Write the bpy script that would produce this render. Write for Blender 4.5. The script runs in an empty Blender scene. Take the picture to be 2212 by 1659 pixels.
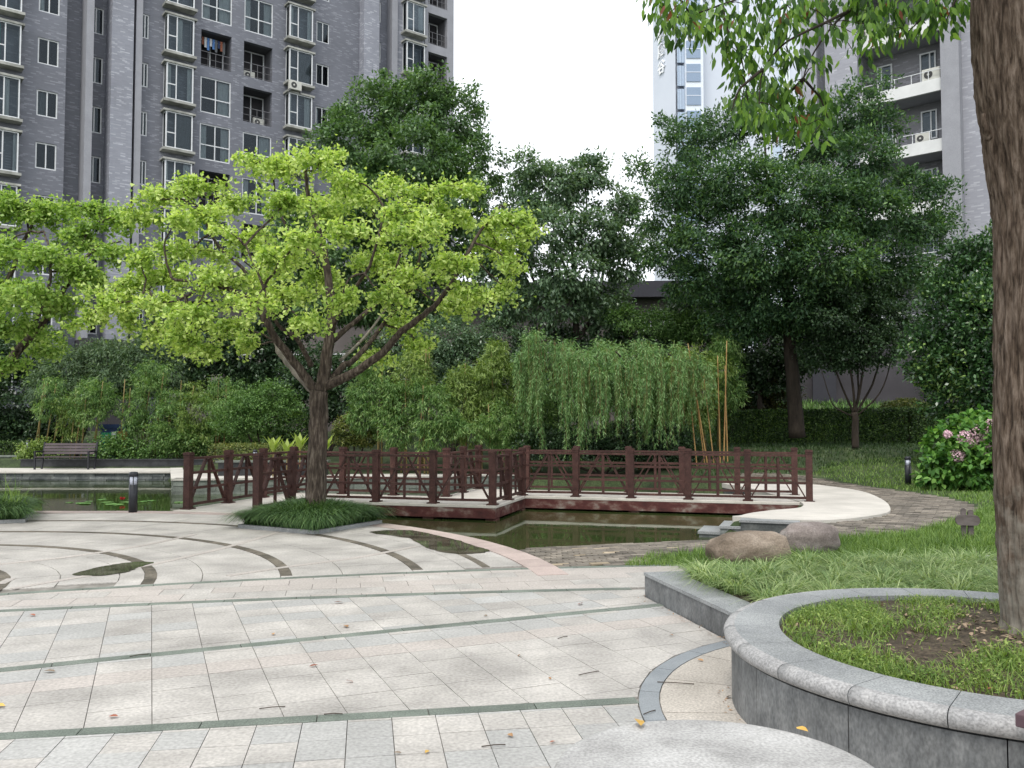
import bpy, math, random
import numpy as np
from mathutils import Vector, Matrix, noise as mnoise
R = math.radians
rng = np.random.default_rng(7)
random.seed(7)
sc = bpy.context.scene
COL = sc.collection

# ---------------------------------------------------------------- camera, sky, sun, exposure
CAM = np.array([0.0, 0.0, 1.6]); PITCH = R(2.5); F = 1855.0; CX, CY = 1106.0, 829.5
cam_d = bpy.data.cameras.new('camera'); cam = bpy.data.objects.new('camera', cam_d); COL.objects.link(cam)
cam.location = CAM; cam.rotation_euler = (R(90) + PITCH, 0, 0)
cam_d.sensor_width = 36; cam_d.lens = 36 * F / 2212; cam_d.clip_end = 3000; cam_d.clip_start = 0.05
sc.camera = cam
world = bpy.data.worlds.new('World'); sc.world = world; world.use_nodes = True
wn = world.node_tree.nodes; wl = world.node_tree.links; wn.clear()
SUN_EL, SUN_AZ = 58, 200          # azimuth: where the light comes from, clockwise from +Y
wo = wn.new('ShaderNodeOutputWorld'); wb = wn.new('ShaderNodeBackground'); ws = wn.new('ShaderNodeTexSky')
ws.sky_type = 'NISHITA'; ws.sun_disc = False; ws.sun_elevation = R(SUN_EL); ws.sun_rotation = R(SUN_AZ); ws.dust_density = 5; ws.air_density = 1
wm = wn.new('ShaderNodeMix'); wm.data_type = 'RGBA'; wm.inputs[0].default_value = 0.88      # thin bright overcast veil over the sky
wm.inputs[7].default_value = (9.3, 9.6, 10.0, 1)
wl.new(ws.outputs[0], wm.inputs[6]); wl.new(wm.outputs[2], wb.inputs[0]); wl.new(wb.outputs[0], wo.inputs[0])
wb.inputs[1].default_value = 0.125
sun_d = bpy.data.lights.new('sun', 'SUN'); sun = bpy.data.objects.new('sun', sun_d); COL.objects.link(sun)
sun_d.energy = 1.5; sun_d.angle = R(14); sun_d.color = (1, .96, .9)
az = R(SUN_AZ); el = R(SUN_EL)
sun_dir = Vector((math.sin(az) * math.cos(el), math.cos(az) * math.cos(el), math.sin(el)))
sun.rotation_euler = sun_dir.to_track_quat('Z', 'Y').to_euler(); sun.location = (0, 0, 40)
sc.view_settings.view_transform = 'Standard'; sc.view_settings.look = 'None'
sc.view_settings.exposure = 0.48; sc.view_settings.gamma = 1
sc.cycles.max_bounces = 6; sc.cycles.diffuse_bounces = 3; sc.cycles.glossy_bounces = 3
sc.cycles.transmission_bounces = 4; sc.cycles.transparent_max_bounces = 6
sc.cycles.caustics_reflective = False; sc.cycles.caustics_refractive = False
try:
    sc.cycles.use_denoising = True
except Exception:
    pass

# ---------------------------------------------------------------- measuring helpers (photo measured on a 2212 px wide copy)
def ray(px, py):
    a = (px - CX) / F; b = -(py - CY) / F
    d = np.array([a, math.cos(PITCH) - b * math.sin(PITCH), math.sin(PITCH) + b * math.cos(PITCH)])
    return d
def P(px, py, Y):
    d = ray(px, py); return CAM + d * (Y / d[1])
def G(px, py, z=0.0):
    d = ray(px, py); return CAM + d * ((z - CAM[2]) / d[2])
def PPM(Y): return F / Y            # pixels per metre at distance Y

# ---------------------------------------------------------------- materials
def newmat(name):
    m = bpy.data.materials.new(name); m.use_nodes = True
    nt = m.node_tree; nt.nodes.clear()
    o = nt.nodes.new('ShaderNodeOutputMaterial')
    return m, nt, nt.nodes, nt.links, o
def ramp(nodes, stops):
    r = nodes.new('ShaderNodeValToRGB'); e = r.color_ramp.elements
    while len(e) > 1: e.remove(e[-1])
    e[0].position = stops[0][0]; e[0].color = (*stops[0][1], 1)
    for p, c in stops[1:]:
        x = e.new(p); x.color = (*c, 1)
    return r
def surf(name, stops, scale=4, detail=6, rough=.7, bump=0, bscale=40, stretch=(1, 1, 1), spec=.3, speck=None, rnd=0.0, big=None, metal=0, tint=None):
    """noise-coloured surface; speck=(scale, strength) fine grain; rnd = brightness variation per object/island; big=(scale, strength) blotches"""
    m, nt, N, Lk, o = newmat(name)
    b = N.new('ShaderNodeBsdfPrincipled'); Lk.new(b.outputs[0], o.inputs[0])
    b.inputs['Roughness'].default_value = rough; b.inputs['Specular IOR Level'].default_value = spec; b.inputs['Metallic'].default_value = metal
    tc = N.new('ShaderNodeTexCoord'); geo = N.new('ShaderNodeNewGeometry')
    mp = N.new('ShaderNodeMapping'); mp.inputs['Scale'].default_value = stretch
    Lk.new(geo.outputs['Position'] if tint != 'obj' else tc.outputs['Object'], mp.inputs[0])
    nz = N.new('ShaderNodeTexNoise'); nz.inputs['Scale'].default_value = scale; nz.inputs['Detail'].default_value = detail; nz.inputs['Roughness'].default_value = .6
    Lk.new(mp.outputs[0], nz.inputs[0])
    r = ramp(N, stops); Lk.new(nz.outputs[0], r.inputs[0]); col = r.outputs[0]
    def mul(col, fac_out, lo, hi):
        mr = N.new('ShaderNodeMapRange'); Lk.new(fac_out, mr.inputs[0]); mr.inputs[3].default_value = lo; mr.inputs[4].default_value = hi
        if fac_out.node.bl_idname == 'ShaderNodeTexNoise': mr.inputs[1].default_value = .3; mr.inputs[2].default_value = .7
        vm = N.new('ShaderNodeVectorMath'); vm.operation = 'SCALE'; Lk.new(col, vm.inputs[0]); Lk.new(mr.outputs[0], vm.inputs['Scale'])
        return vm.outputs[0]
    if speck:
        n2 = N.new('ShaderNodeTexNoise'); n2.inputs['Scale'].default_value = speck[0]; n2.inputs['Detail'].default_value = 2
        Lk.new(mp.outputs[0], n2.inputs[0]); col = mul(col, n2.outputs[0], 1 - speck[1], 1 + speck[1])
    if big:
        n3 = N.new('ShaderNodeTexNoise'); n3.inputs['Scale'].default_value = big[0]; n3.inputs['Detail'].default_value = 5
        Lk.new(geo.outputs['Position'], n3.inputs[0]); col = mul(col, n3.outputs[0], 1 - big[1], 1 + big[1])
    if rnd:
        oi = N.new('ShaderNodeObjectInfo'); ad = N.new('ShaderNodeMath'); ad.operation = 'ADD'
        Lk.new(oi.outputs['Random'], ad.inputs[0]); Lk.new(geo.outputs['Random Per Island'], ad.inputs[1])
        fr = N.new('ShaderNodeMath'); fr.operation = 'FRACT'; Lk.new(ad.outputs[0], fr.inputs[0])
        col = mul(col, fr.outputs[0], 1 - rnd, 1 + rnd)
    Lk.new(col, b.inputs['Base Color'])
    if bump:
        n4 = N.new('ShaderNodeTexNoise'); n4.inputs['Scale'].default_value = bscale; n4.inputs['Detail'].default_value = 4
        Lk.new(mp.outputs[0], n4.inputs[0])
        bp = N.new('ShaderNodeBump'); bp.inputs['Strength'].default_value = bump; bp.inputs['Distance'].default_value = .02
        Lk.new(n4.outputs[0], bp.inputs['Height']); Lk.new(bp.outputs[0], b.inputs['Normal'])
    return m
def leafmat(name, stops, trans=.35, rough=.45, spec=.35, clump=.9, cs=1.3):
    """per-leaf colour from a ramp, shifted a little by clump-size noise"""
    m, nt, N, Lk, o = newmat(name)
    geo = N.new('ShaderNodeNewGeometry')
    nz = N.new('ShaderNodeTexNoise'); nz.inputs['Scale'].default_value = cs; nz.inputs['Detail'].default_value = 2
    Lk.new(geo.outputs['Position'], nz.inputs[0])
    mm = N.new('ShaderNodeMath'); mm.operation = 'MULTIPLY_ADD'; Lk.new(nz.outputs[0], mm.inputs[0]); mm.inputs[1].default_value = clump; mm.inputs[2].default_value = -.5 * clump
    ad = N.new('ShaderNodeMath'); ad.operation = 'ADD'; Lk.new(geo.outputs['Random Per Island'], ad.inputs[0]); Lk.new(mm.outputs[0], ad.inputs[1]); ad.use_clamp = True
    r = ramp(N, stops); Lk.new(ad.outputs[0], r.inputs[0])
    b = N.new('ShaderNodeBsdfPrincipled'); b.inputs['Roughness'].default_value = rough; b.inputs['Specular IOR Level'].default_value = spec
    t = N.new('ShaderNodeBsdfTranslucent'); mx = N.new('ShaderNodeMixShader'); mx.inputs[0].default_value = trans
    Lk.new(r.outputs[0], b.inputs['Base Color'])
    vm = N.new('ShaderNodeVectorMath'); vm.operation = 'MULTIPLY'; vm.inputs[1].default_value = (1.25, 1.3, .6); Lk.new(r.outputs[0], vm.inputs[0]); Lk.new(vm.outputs[0], t.inputs[0])
    Lk.new(b.outputs[0], mx.inputs[1]); Lk.new(t.outputs[0], mx.inputs[2]); Lk.new(mx.outputs[0], o.inputs[0])
    return m
def facade_mat(name, base, light, frac=.16, var=.1, bw=.36, rh=.085):
    m, nt, N, Lk, o = newmat(name)
    tc = N.new('ShaderNodeTexCoord'); sp = N.new('ShaderNodeSeparateXYZ'); Lk.new(tc.outputs['Object'], sp.inputs[0])
    ad = N.new('ShaderNodeMath'); Lk.new(sp.outputs[0], ad.inputs[0]); Lk.new(sp.outputs[1], ad.inputs[1])
    cb = N.new('ShaderNodeCombineXYZ'); Lk.new(ad.outputs[0], cb.inputs[0]); Lk.new(sp.outputs[2], cb.inputs[1])
    br = N.new('ShaderNodeTexBrick'); Lk.new(cb.outputs[0], br.inputs[0]); br.inputs['Scale'].default_value = 1
    br.inputs['Brick Width'].default_value = bw; br.inputs['Row Height'].default_value = rh; br.inputs['Mortar Size'].default_value = .006
    br.inputs['Color1'].default_value = (0, 0, 0, 1); br.inputs['Color2'].default_value = (1, 1, 1, 1); br.inputs['Mortar'].default_value = (.35, .35, .35, 1)
    r = ramp(N, [(0, tuple(c * (1 - var) for c in base)), (1 - frac - .12, tuple(c * (1 + var) for c in base)), (1 - frac + .05, light), (1, tuple(min(1, c * 1.1) for c in light))])
    Lk.new(br.outputs[0], r.inputs[0])
    nz = N.new('ShaderNodeTexNoise'); nz.inputs['Scale'].default_value = .35; nz.inputs['Detail'].default_value = 5; Lk.new(tc.outputs['Object'], nz.inputs[0])
    mr = N.new('ShaderNodeMapRange'); Lk.new(nz.outputs[0], mr.inputs[0]); mr.inputs[1].default_value = .3; mr.inputs[2].default_value = .7; mr.inputs[3].default_value = .87; mr.inputs[4].default_value = 1.1
    vm = N.new('ShaderNodeVectorMath'); vm.operation = 'SCALE'; Lk.new(r.outputs[0], vm.inputs[0]); Lk.new(mr.outputs[0], vm.inputs['Scale'])
    b = N.new('ShaderNodeBsdfPrincipled'); b.inputs['Roughness'].default_value = .6; b.inputs['Specular IOR Level'].default_value = .3
    Lk.new(vm.outputs[0], b.inputs['Base Color']); Lk.new(b.outputs[0], o.inputs[0])
    return m
def flat(name, c, rough=.5, spec=.4, metal=0):
    return surf(name, [(.3, tuple(x * .9 for x in c)), (.7, tuple(min(1, x * 1.08) for x in c))], scale=6, rough=rough, spec=spec, metal=metal)

M = {}
M['tile'] = surf('granite_tile', [(.3, (.325, .308, .285)), (.5, (.385, .366, .34)), (.7, (.44, .418, .386))], scale=2.6, rough=.6, speck=(48, .19), rnd=.035, big=(1.5, .20), bump=.05, bscale=120)
M['tile_pink'] = surf('pink_granite_tile', [(.3, (.36, .33, .302)), (.7, (.435, .398, .367))], scale=2, rough=.6, speck=(48, .19), rnd=.05, big=(.8, .08))
M['tile_blue'] = surf('blue_grey_granite_tile', [(.3, (.32, .317, .304)), (.7, (.395, .39, .375))], scale=2, rough=.55, speck=(48, .19), rnd=.05, big=(.8, .08))
M['tile_beige'] = surf('beige_granite_tile', [(.3, (.36, .33, .29)), (.7, (.49, .45, .40))], scale=2.5, rough=.65, speck=(70, .28), rnd=.05, big=(1.2, .1))
M['band'] = surf('green_grey_band_granite', [(.3, (.10, .12, .10)), (.7, (.19, .215, .185))], scale=3, rough=.6, speck=(100, .35), rnd=.1)
M['ringband'] = surf('blue_grey_band_granite', [(.3, (.19, .21, .225)), (.7, (.28, .30, .315))], scale=3, rough=.6, speck=(100, .15), rnd=.08)
M['arc'] = surf('dark_cobble', [(.3, (.065, .058, .045)), (.7, (.16, .14, .11))], scale=5, rough=.8, speck=(60, .3), rnd=.25)
M['joint'] = surf('joint_mortar', [(.3, (.15, .14, .12)), (.7, (.28, .265, .24))], scale=8, rough=.9)
M['curb_pink'] = surf('pink_kerb_granite', [(.3, (.36, .29, .265)), (.7, (.47, .385, .35))], scale=3, rough=.65, speck=(80, .15), rnd=.12)
M['coping'] = surf('grey_granite_coping', [(.3, (.20, .21, .215)), (.7, (.30, .31, .31))], scale=3, rough=.55, speck=(110, .38), rnd=.06, big=(2.5, .12), bump=.15, bscale=90)
M['cladding'] = surf('dark_granite_cladding', [(.3, (.105, .11, .113)), (.7, (.185, .19, .19))], scale=14, rough=.6, speck=(80, .26), rnd=.08, big=(2.2, .3), stretch=(1, 1, .5))
M['bullnose'] = surf('worn_granite_nosing', [(.3, (.25, .25, .25)), (.7, (.35, .345, .34))], scale=18, rough=.75, speck=(90, .3), big=(3, .1), rnd=.05)
M['table'] = surf('pale_granite_table', [(.3, (.26, .255, .248)), (.5, (.37, .365, .355)), (.7, (.44, .435, .425))], scale=7, rough=.55, speck=(120, .25), big=(5, .09), bump=.06, bscale=120)
M['slate'] = surf('slate_stone', [(.25, (.035, .042, .04)), (.5, (.09, .10, .10)), (.75, (.19, .20, .19))], scale=3, rough=.75, rnd=.35, bump=.3, bscale=15, speck=(30, .2))
M['slate_pale'] = surf('pale_slate_stone', [(.25, (.11, .125, .11)), (.75, (.22, .24, .21))], scale=3, rough=.8, rnd=.25, speck=(30, .2))
M['black_granite'] = surf('black_granite', [(.3, (.016, .017, .019)), (.7, (.05, .052, .055))], scale=4, rough=.4, speck=(60, .3), big=(.8, .3))
M['concrete'] = surf('pale_paving', [(.3, (.42, .40, .36)), (.7, (.56, .53, .48))], scale=1.5, rough=.75, speck=(60, .08), big=(.5, .1))
M['brick'] = surf('grey_brown_brick_paver', [(.3, (.10, .09, .075)), (.6, (.20, .175, .145)), (.8, (.27, .235, .19))], scale=3, rough=.85, rnd=.4, speck=(40, .2), big=(.7, .25))
M['brick_tan'] = surf('tan_brick_paver', [(.3, (.30, .24, .17)), (.7, (.42, .35, .25))], scale=3, rough=.85, rnd=.2)
M['mud'] = surf('path_soil', [(.3, (.07, .06, .045)), (.7, (.15, .13, .10))], scale=3, rough=.95)
M['soil'] = surf('soil', [(.3, (.035, .027, .018)), (.7, (.09, .07, .048))], scale=12, speck=(60, .5), rough=.95, bump=.5, bscale=30)
M['turf'] = surf('turf_ground', [(.3, (.022, .034, .014)), (.5, (.04, .06, .022)), (.75, (.07, .085, .038))], scale=1.6, rough=.9, speck=(25, .5), big=(.4, .35), bump=.6, bscale=22)
M['deck'] = surf('pale_deck_stone', [(.3, (.46, .43, .38)), (.7, (.60, .565, .51))], scale=2.5, rough=.7, speck=(60, .08), big=(.9, .1))
M['brown_paint'] = surf('brown_painted_metal', [(.3, (.040, .017, .014)), (.55, (.066, .029, .024)), (.75, (.085, .045, .036))], scale=9, rough=.6, spec=.3, speck=(35, .25), rnd=.18, big=(1.5, .2))
M['red_beam'] = surf('weathered_red_beam', [(.30, (.040, .014, .013)), (.48, (.085, .026, .023)), (.56, (.13, .065, .055)), (.68, (.26, .22, .19))], scale=3.2, detail=9, rough=.75, stretch=(1, 1, 1.6), bump=.3, bscale=15)
M['pier'] = surf('stained_concrete', [(.3, (.06, .05, .045)), (.7, (.15, .13, .12))], scale=6, rough=.9)
M['bark'] = surf('bark', [(.36, (.022, .016, .012)), (.52, (.065, .050, .038)), (.68, (.15, .125, .10))], scale=26, rough=.95, stretch=(1, 1, .2), bump=1.0, bscale=34)
M['bark_dark'] = surf('dark_bark', [(.3, (.018, .014, .011)), (.7, (.055, .043, .033))], scale=9, rough=.95, stretch=(1, 1, .25), bump=.7, bscale=24)
M['bark_pale'] = surf('pale_bark', [(.3, (.13, .115, .095)), (.7, (.30, .27, .23))], scale=7, rough=.9, stretch=(1, 1, .4), bump=.6, bscale=22)
M['bolt_dark'] = flat('black_painted_metal', (.022, .024, .030), .4)
M['diffuser'] = flat('milky_diffuser', (.55, .58, .68), .35)
M['bench'] = surf('dark_stained_timber', [(.3, (.045, .034, .038)), (.7, (.10, .078, .082))], scale=8, rough=.55, stretch=(.2, 1, 1), rnd=.15)
M['iron'] = flat('dark_iron', (.018, .018, .022), .5)
M['boulder'] = surf('weathered_boulder', [(.28, (.11, .085, .062)), (.5, (.21, .165, .125)), (.7, (.30, .25, .20))], scale=3.0, detail=9, rough=.9, speck=(55, .22), big=(1.5, .2), bump=.6, bscale=18)
M['boulder2'] = surf('greyish_boulder', [(.28, (.12, .10, .09)), (.5, (.20, .17, .155)), (.7, (.28, .25, .235))], scale=3.5, detail=9, rough=.9, speck=(55, .22), big=(1.5, .2), bump=.6, bscale=18)
M['frame'] = flat('white_window_frame', (.68, .70, .71), .4)
M['sill'] = surf('stained_render', [(.3, (.22, .225, .20)), (.7, (.46, .46, .43))], scale=2, rough=.8, big=(.8, .25))
M['curtain'] = flat('pale_curtain', (.66, .67, .68), .9)
M['curtain_teal'] = flat('teal_curtain', (.10, .30, .27), .9)
M['curtain_grey'] = flat('grey_curtain', (.16, .17, .18), .9)
M['interior'] = surf('room_interior', [(.3, (.012, .013, .016)), (.7, (.045, .042, .045))], scale=.9, rough=.9)  # near-black colour carries the dimness of unlit rooms
M['recess'] = surf('shade_tinted_balcony_render', [(.3, (.09, .09, .10)), (.7, (.14, .14, .15))], scale=1, rough=.8)  # shade of the open balconies is put into this darker render
M['band_white'] = surf('white_balcony_band', [(.3, (.62, .63, .62)), (.7, (.76, .77, .76))], scale=1.2, rough=.7, big=(.5, .08))
M['ac_white'] = flat('off_white_plastic', (.55, .55, .50), .5)
M['ac_dark'] = flat('fan_grille', (.05, .05, .05), .6)
M['rail_metal'] = flat('thin_grey_railing', (.16, .16, .17), .4)
M['fac_dark'] = facade_mat('dark_grey_wall_tile', (.168, .176, .205), (.25, .258, .29), .12, .06, .28, .075)
M['fac_mid'] = facade_mat('mid_grey_wall_tile', (.27, .28, .32), (.41, .42, .465), .10, .06, .28, .075)
M['fac_right'] = facade_mat('pale_grey_wall_tile', (.33, .335, .375), (.43, .435, .475), .10, .05, .28, .075)
M['fac_right_dark'] = facade_mat('grey_wall_tile', (.20, .20, .215), (.28, .28, .305), .10, .06, .28, .075)
M['fac_plain'] = surf('grey_render', [(.3, (.28, .285, .31)), (.7, (.33, .335, .365))], scale=1.5, rough=.7, speck=(20, .06))
M['tower'] = surf('haze_tinted_cladding', [(.3, (.60, .645, .72)), (.7, (.66, .70, .77))], scale=.15, rough=.7)  # distance haze is put into the far tower's pale blue colours
M['tower_white'] = flat('haze_tinted_trim', (.74, .79, .86), .7)
M['tower_glass'] = flat('haze_tinted_glass', (.26, .34, .46), .25, .4)  # glass lightened too, as painted haze
M['tower_glass2'] = flat('haze_tinted_pale_glass', (.48, .58, .70), .15, .6)
M['sign_white'] = flat('white_sign_letter', (.92, .94, .96), .5)
M['lowwall'] = surf('brown_render', [(.3, (.13, .115, .11)), (.7, (.19, .17, .165))], scale=.6, rough=.85, big=(.4, .15))
M['roof_dark'] = flat('dark_roof', (.035, .035, .045), .7)
M['lowwall_dark'] = surf('dark_plinth_render', [(.3, (.045, .042, .047)), (.7, (.07, .065, .073))], scale=.6, rough=.85)
M['blue_glass'] = flat('blue_window_glass', (.03, .16, .42), .15, .6)
M['green_panel'] = flat('green_panel', (.01, .26, .12), .5)
M['pale_green_panel'] = flat('pale_green_panel', (.30, .50, .38), .5)
M['yellow_panel'] = flat('yellow_panel', (.50, .40, .02), .5)
M['orange_panel'] = flat('orange_panel', (.32, .15, .02), .5)
M['navy_panel'] = flat('navy_panel', (.01, .035, .12), .5)
M['blue_panel'] = flat('blue_panel', (.08, .22, .52), .5)
M['white_panel'] = flat('white_panel', (.6, .63, .66), .5)
M['signwood'] = surf('weathered_grey_wood', [(.3, (.085, .07, .065)), (.7, (.17, .145, .14))], scale=12, rough=.8, stretch=(.3, 1, 1))
M['signtop'] = flat('pale_worn_wood_end', (.42, .38, .37), .8)
M['purple_wood'] = surf('purplish_bench_timber', [(.3, (.075, .045, .055)), (.7, (.14, .09, .10))], scale=9, rough=.6)
M['cane'] = surf('orange_bamboo_cane', [(.3, (.22, .12, .045)), (.7, (.38, .24, .09))], scale=8, rough=.5, stretch=(1, 1, .5))
M['cane_dull'] = surf('olive_bamboo_cane', [(.3, (.15, .12, .045)), (.7, (.30, .22, .09))], scale=8, rough=.6, stretch=(1, 1, .5))
M['dry'] = surf('dry_leaf', [(.3, (.25, .13, .06)), (.7, (.42, .27, .14))], scale=20, rough=.8, rnd=.35)
M['dry_red'] = surf('red_fallen_leaf', [(.3, (.22, .07, .04)), (.7, (.38, .15, .09))], scale=20, rough=.7, rnd=.3)
M['dry_yellow'] = surf('yellow_fallen_leaf', [(.3, (.45, .24, .05)), (.7, (.65, .45, .12))], scale=25, rough=.7, rnd=.1)
M['dry_pale'] = surf('pale_dead_leaf', [(.3, (.13, .09, .06)), (.7, (.30, .23, .16))], scale=20, rough=.85, rnd=.6)
M['twig'] = flat('dark_twig', (.06, .045, .035), .9)
M['pad'] = leafmat('lily_pad', [(0, (.05, .16, .03)), (1, (.16, .30, .08))], .1)
M['flower_red'] = flat('red_water_lily', (.55, .04, .05), .6)
M['hyd_pink'] = surf('pink_hydrangea', [(.3, (.50, .30, .36)), (.7, (.72, .52, .56))], scale=30, rough=.7, rnd=.2)
# foliage
LM = {}
LM['ginkgo'] = leafmat('ginkgo_leaf', [(0, (.18, .30, .06)), (.45, (.42, .56, .14)), (1, (.66, .76, .31))], .42, clump=.9, cs=2.2)
LM['ginkgo2'] = leafmat('ginkgo_leaf_darker', [(0, (.14, .25, .05)), (.5, (.29, .44, .10)), (1, (.49, .62, .21))], .42, clump=.7)
LM['camphor'] = leafmat('camphor_leaf', [(0, (.045, .098, .036)), (.5, (.09, .175, .062)), (1, (.18, .29, .115))], .33, rough=.35, spec=.5, clump=.8, cs=.5)
LM['camphor2'] = leafmat('blue_green_leaf', [(0, (.062, .118, .064)), (.5, (.12, .20, .108)), (1, (.22, .32, .185))], .33, rough=.33, spec=.55, clump=.8, cs=.6)
LM['locust'] = leafmat('feathery_leaf', [(0, (.034, .078, .040)), (.5, (.065, .135, .060)), (.85, (.11, .20, .08)), (1, (.18, .31, .09))], .36, rough=.4, clump=1.0, cs=.45)
LM['dark'] = leafmat('dark_leaf', [(0, (.024, .052, .024)), (.6, (.050, .098, .044)), (1, (.105, .17, .08))], .3, rough=.35, spec=.5)
LM['bamboo'] = leafmat('bamboo_leaf', [(0, (.055, .125, .035)), (.5, (.135, .25, .07)), (1, (.31, .43, .16))], .38, clump=.9, cs=1.1)
LM['bamboo_y'] = leafmat('yellowish_bamboo_leaf', [(0, (.08, .14, .03)), (.5, (.18, .27, .06)), (1, (.33, .42, .14))], .35, clump=.9, cs=1.1)
LM['maple'] = leafmat('grey_green_feather_leaf', [(0, (.05, .095, .045)), (.5, (.10, .165, .08)), (1, (.18, .25, .13))], .3, clump=.9, cs=.9)
LM['willow'] = leafmat('willow_leaf', [(0, (.07, .15, .05)), (.5, (.155, .29, .095)), (1, (.31, .46, .20))], .35, clump=.9, cs=1.2)
LM['yew'] = leafmat('bright_shrub_leaf', [(0, (.05, .12, .03)), (.5, (.11, .21, .055)), (1, (.20, .33, .10))], .3, clump=.7, cs=1.5)
LM['glossy'] = leafmat('glossy_leaf', [(0, (.022, .06, .022)), (.6, (.05, .12, .04)), (.9, (.11, .21, .07)), (1, (.24, .36, .10))], .2, rough=.28, spec=.7, clump=1.0, cs=.7)
LM['hydr'] = leafmat('hydrangea_leaf', [(0, (.045, .13, .03)), (.5, (.10, .24, .045)), (1, (.22, .40, .09))], .35, rough=.45)
LM['hedge'] = leafmat('hedge_leaf', [(0, (.018, .042, .010)), (.6, (.035, .08, .018)), (1, (.11, .19, .03))], .2)
LM['hedge_y'] = leafmat('yellowish_hedge_leaf', [(0, (.06, .09, .02)), (.6, (.13, .17, .035)), (1, (.25, .24, .07))], .2)
LM['olive'] = leafmat('olive_brown_leaf', [(0, (.035, .035, .014)), (.6, (.07, .065, .022)), (1, (.12, .13, .035))], .25)
LM['canna'] = leafmat('canna_leaf', [(0, (.20, .31, .05)), (1, (.44, .52, .14))], .4)
LM['over'] = leafmat('overhanging_leaf', [(0, (.03, .075, .018)), (.45, (.075, .165, .035)), (.8, (.20, .36, .06)), (.985, (.26, .40, .08)), (1, (.22, .07, .04))], .45, rough=.4, clump=.5, cs=2.5)
LM['mondo'] = leafmat('mondo_grass', [(0, (.025, .06, .02)), (.5, (.06, .125, .04)), (1, (.16, .26, .10))], .25, clump=.5, cs=3)
LM['liriope'] = leafmat('variegated_liriope', [(0, (.12, .20, .07)), (.5, (.25, .36, .13)), (1, (.50, .58, .29))], .3, clump=.5, cs=3)
LM['lawn'] = leafmat('lawn_blade', [(0, (.075, .15, .03)), (.5, (.145, .25, .055)), (1, (.27, .38, .11))], .35, clump=.7, cs=1.5)
LM['lawn_dark'] = leafmat('shade_tinted_turf_blade', [(0, (.022, .050, .018)), (.5, (.040, .080, .026)), (1, (.075, .13, .04))], .3, clump=.9, cs=.8)  # tree shade on the slope is put into this darker blade colour
LM['weed'] = leafmat('planter_weed', [(0, (.08, .15, .03)), (.5, (.17, .27, .055)), (1, (.33, .42, .12))], .35, clump=.8, cs=3)

# ---------------------------------------------------------------- mesh helpers
def link(name, me, mat=None, parent=None):
    ob = bpy.data.objects.new(name, me); COL.objects.link(ob)
    if mat is not None and not me.materials: me.materials.append(mat)
    if parent is not None: ob.parent = parent
    return ob
def tag(o, label=None, cat=None, group=None, kind=None):
    if label: o['label'] = label
    if cat: o['category'] = cat
    if group: o['group'] = group
    if kind: o['kind'] = kind
    return o
def thing(name, label, cat, loc=(0, 0, 0), rz=0, group=None):
    o = bpy.data.objects.new(name, None); COL.objects.link(o); o.location = loc; o.rotation_euler = (0, 0, rz)
    o.empty_display_size = .2
    return tag(o, label, cat, group)
def arrmesh(name, V, k, smooth=False):
    """V: (n*k,3) verts, consecutive k verts make one face"""
    V = np.asarray(V, dtype=np.float32).reshape(-1, 3); n = len(V) // k
    me = bpy.data.meshes.new(name); me.vertices.add(len(V)); me.vertices.foreach_set('co', V.ravel())
    me.loops.add(len(V)); me.loops.foreach_set('vertex_index', np.arange(len(V), dtype=np.int32))
    me.polygons.add(n); me.polygons.foreach_set('loop_start', np.arange(0, len(V), k, dtype=np.int32))
    me.polygons.foreach_set('loop_total', np.full(n, k, dtype=np.int32))
    me.update(calc_edges=True); return me
def idxmesh(name, V, Fq, smooth=False):
    V = np.asarray(V, dtype=np.float32).reshape(-1, 3); Fq = np.asarray(Fq, dtype=np.int32); n, k = Fq.shape
    me = bpy.data.meshes.new(name); me.vertices.add(len(V)); me.vertices.foreach_set('co', V.ravel())
    me.loops.add(n * k); me.loops.foreach_set('vertex_index', Fq.ravel())
    me.polygons.add(n); me.polygons.foreach_set('loop_start', np.arange(0, n * k, k, dtype=np.int32))
    me.polygons.foreach_set('loop_total', np.full(n, k, dtype=np.int32))
    if smooth: me.polygons.foreach_set('use_smooth', np.ones(n, dtype=bool))
    me.update(calc_edges=True); return me
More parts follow.
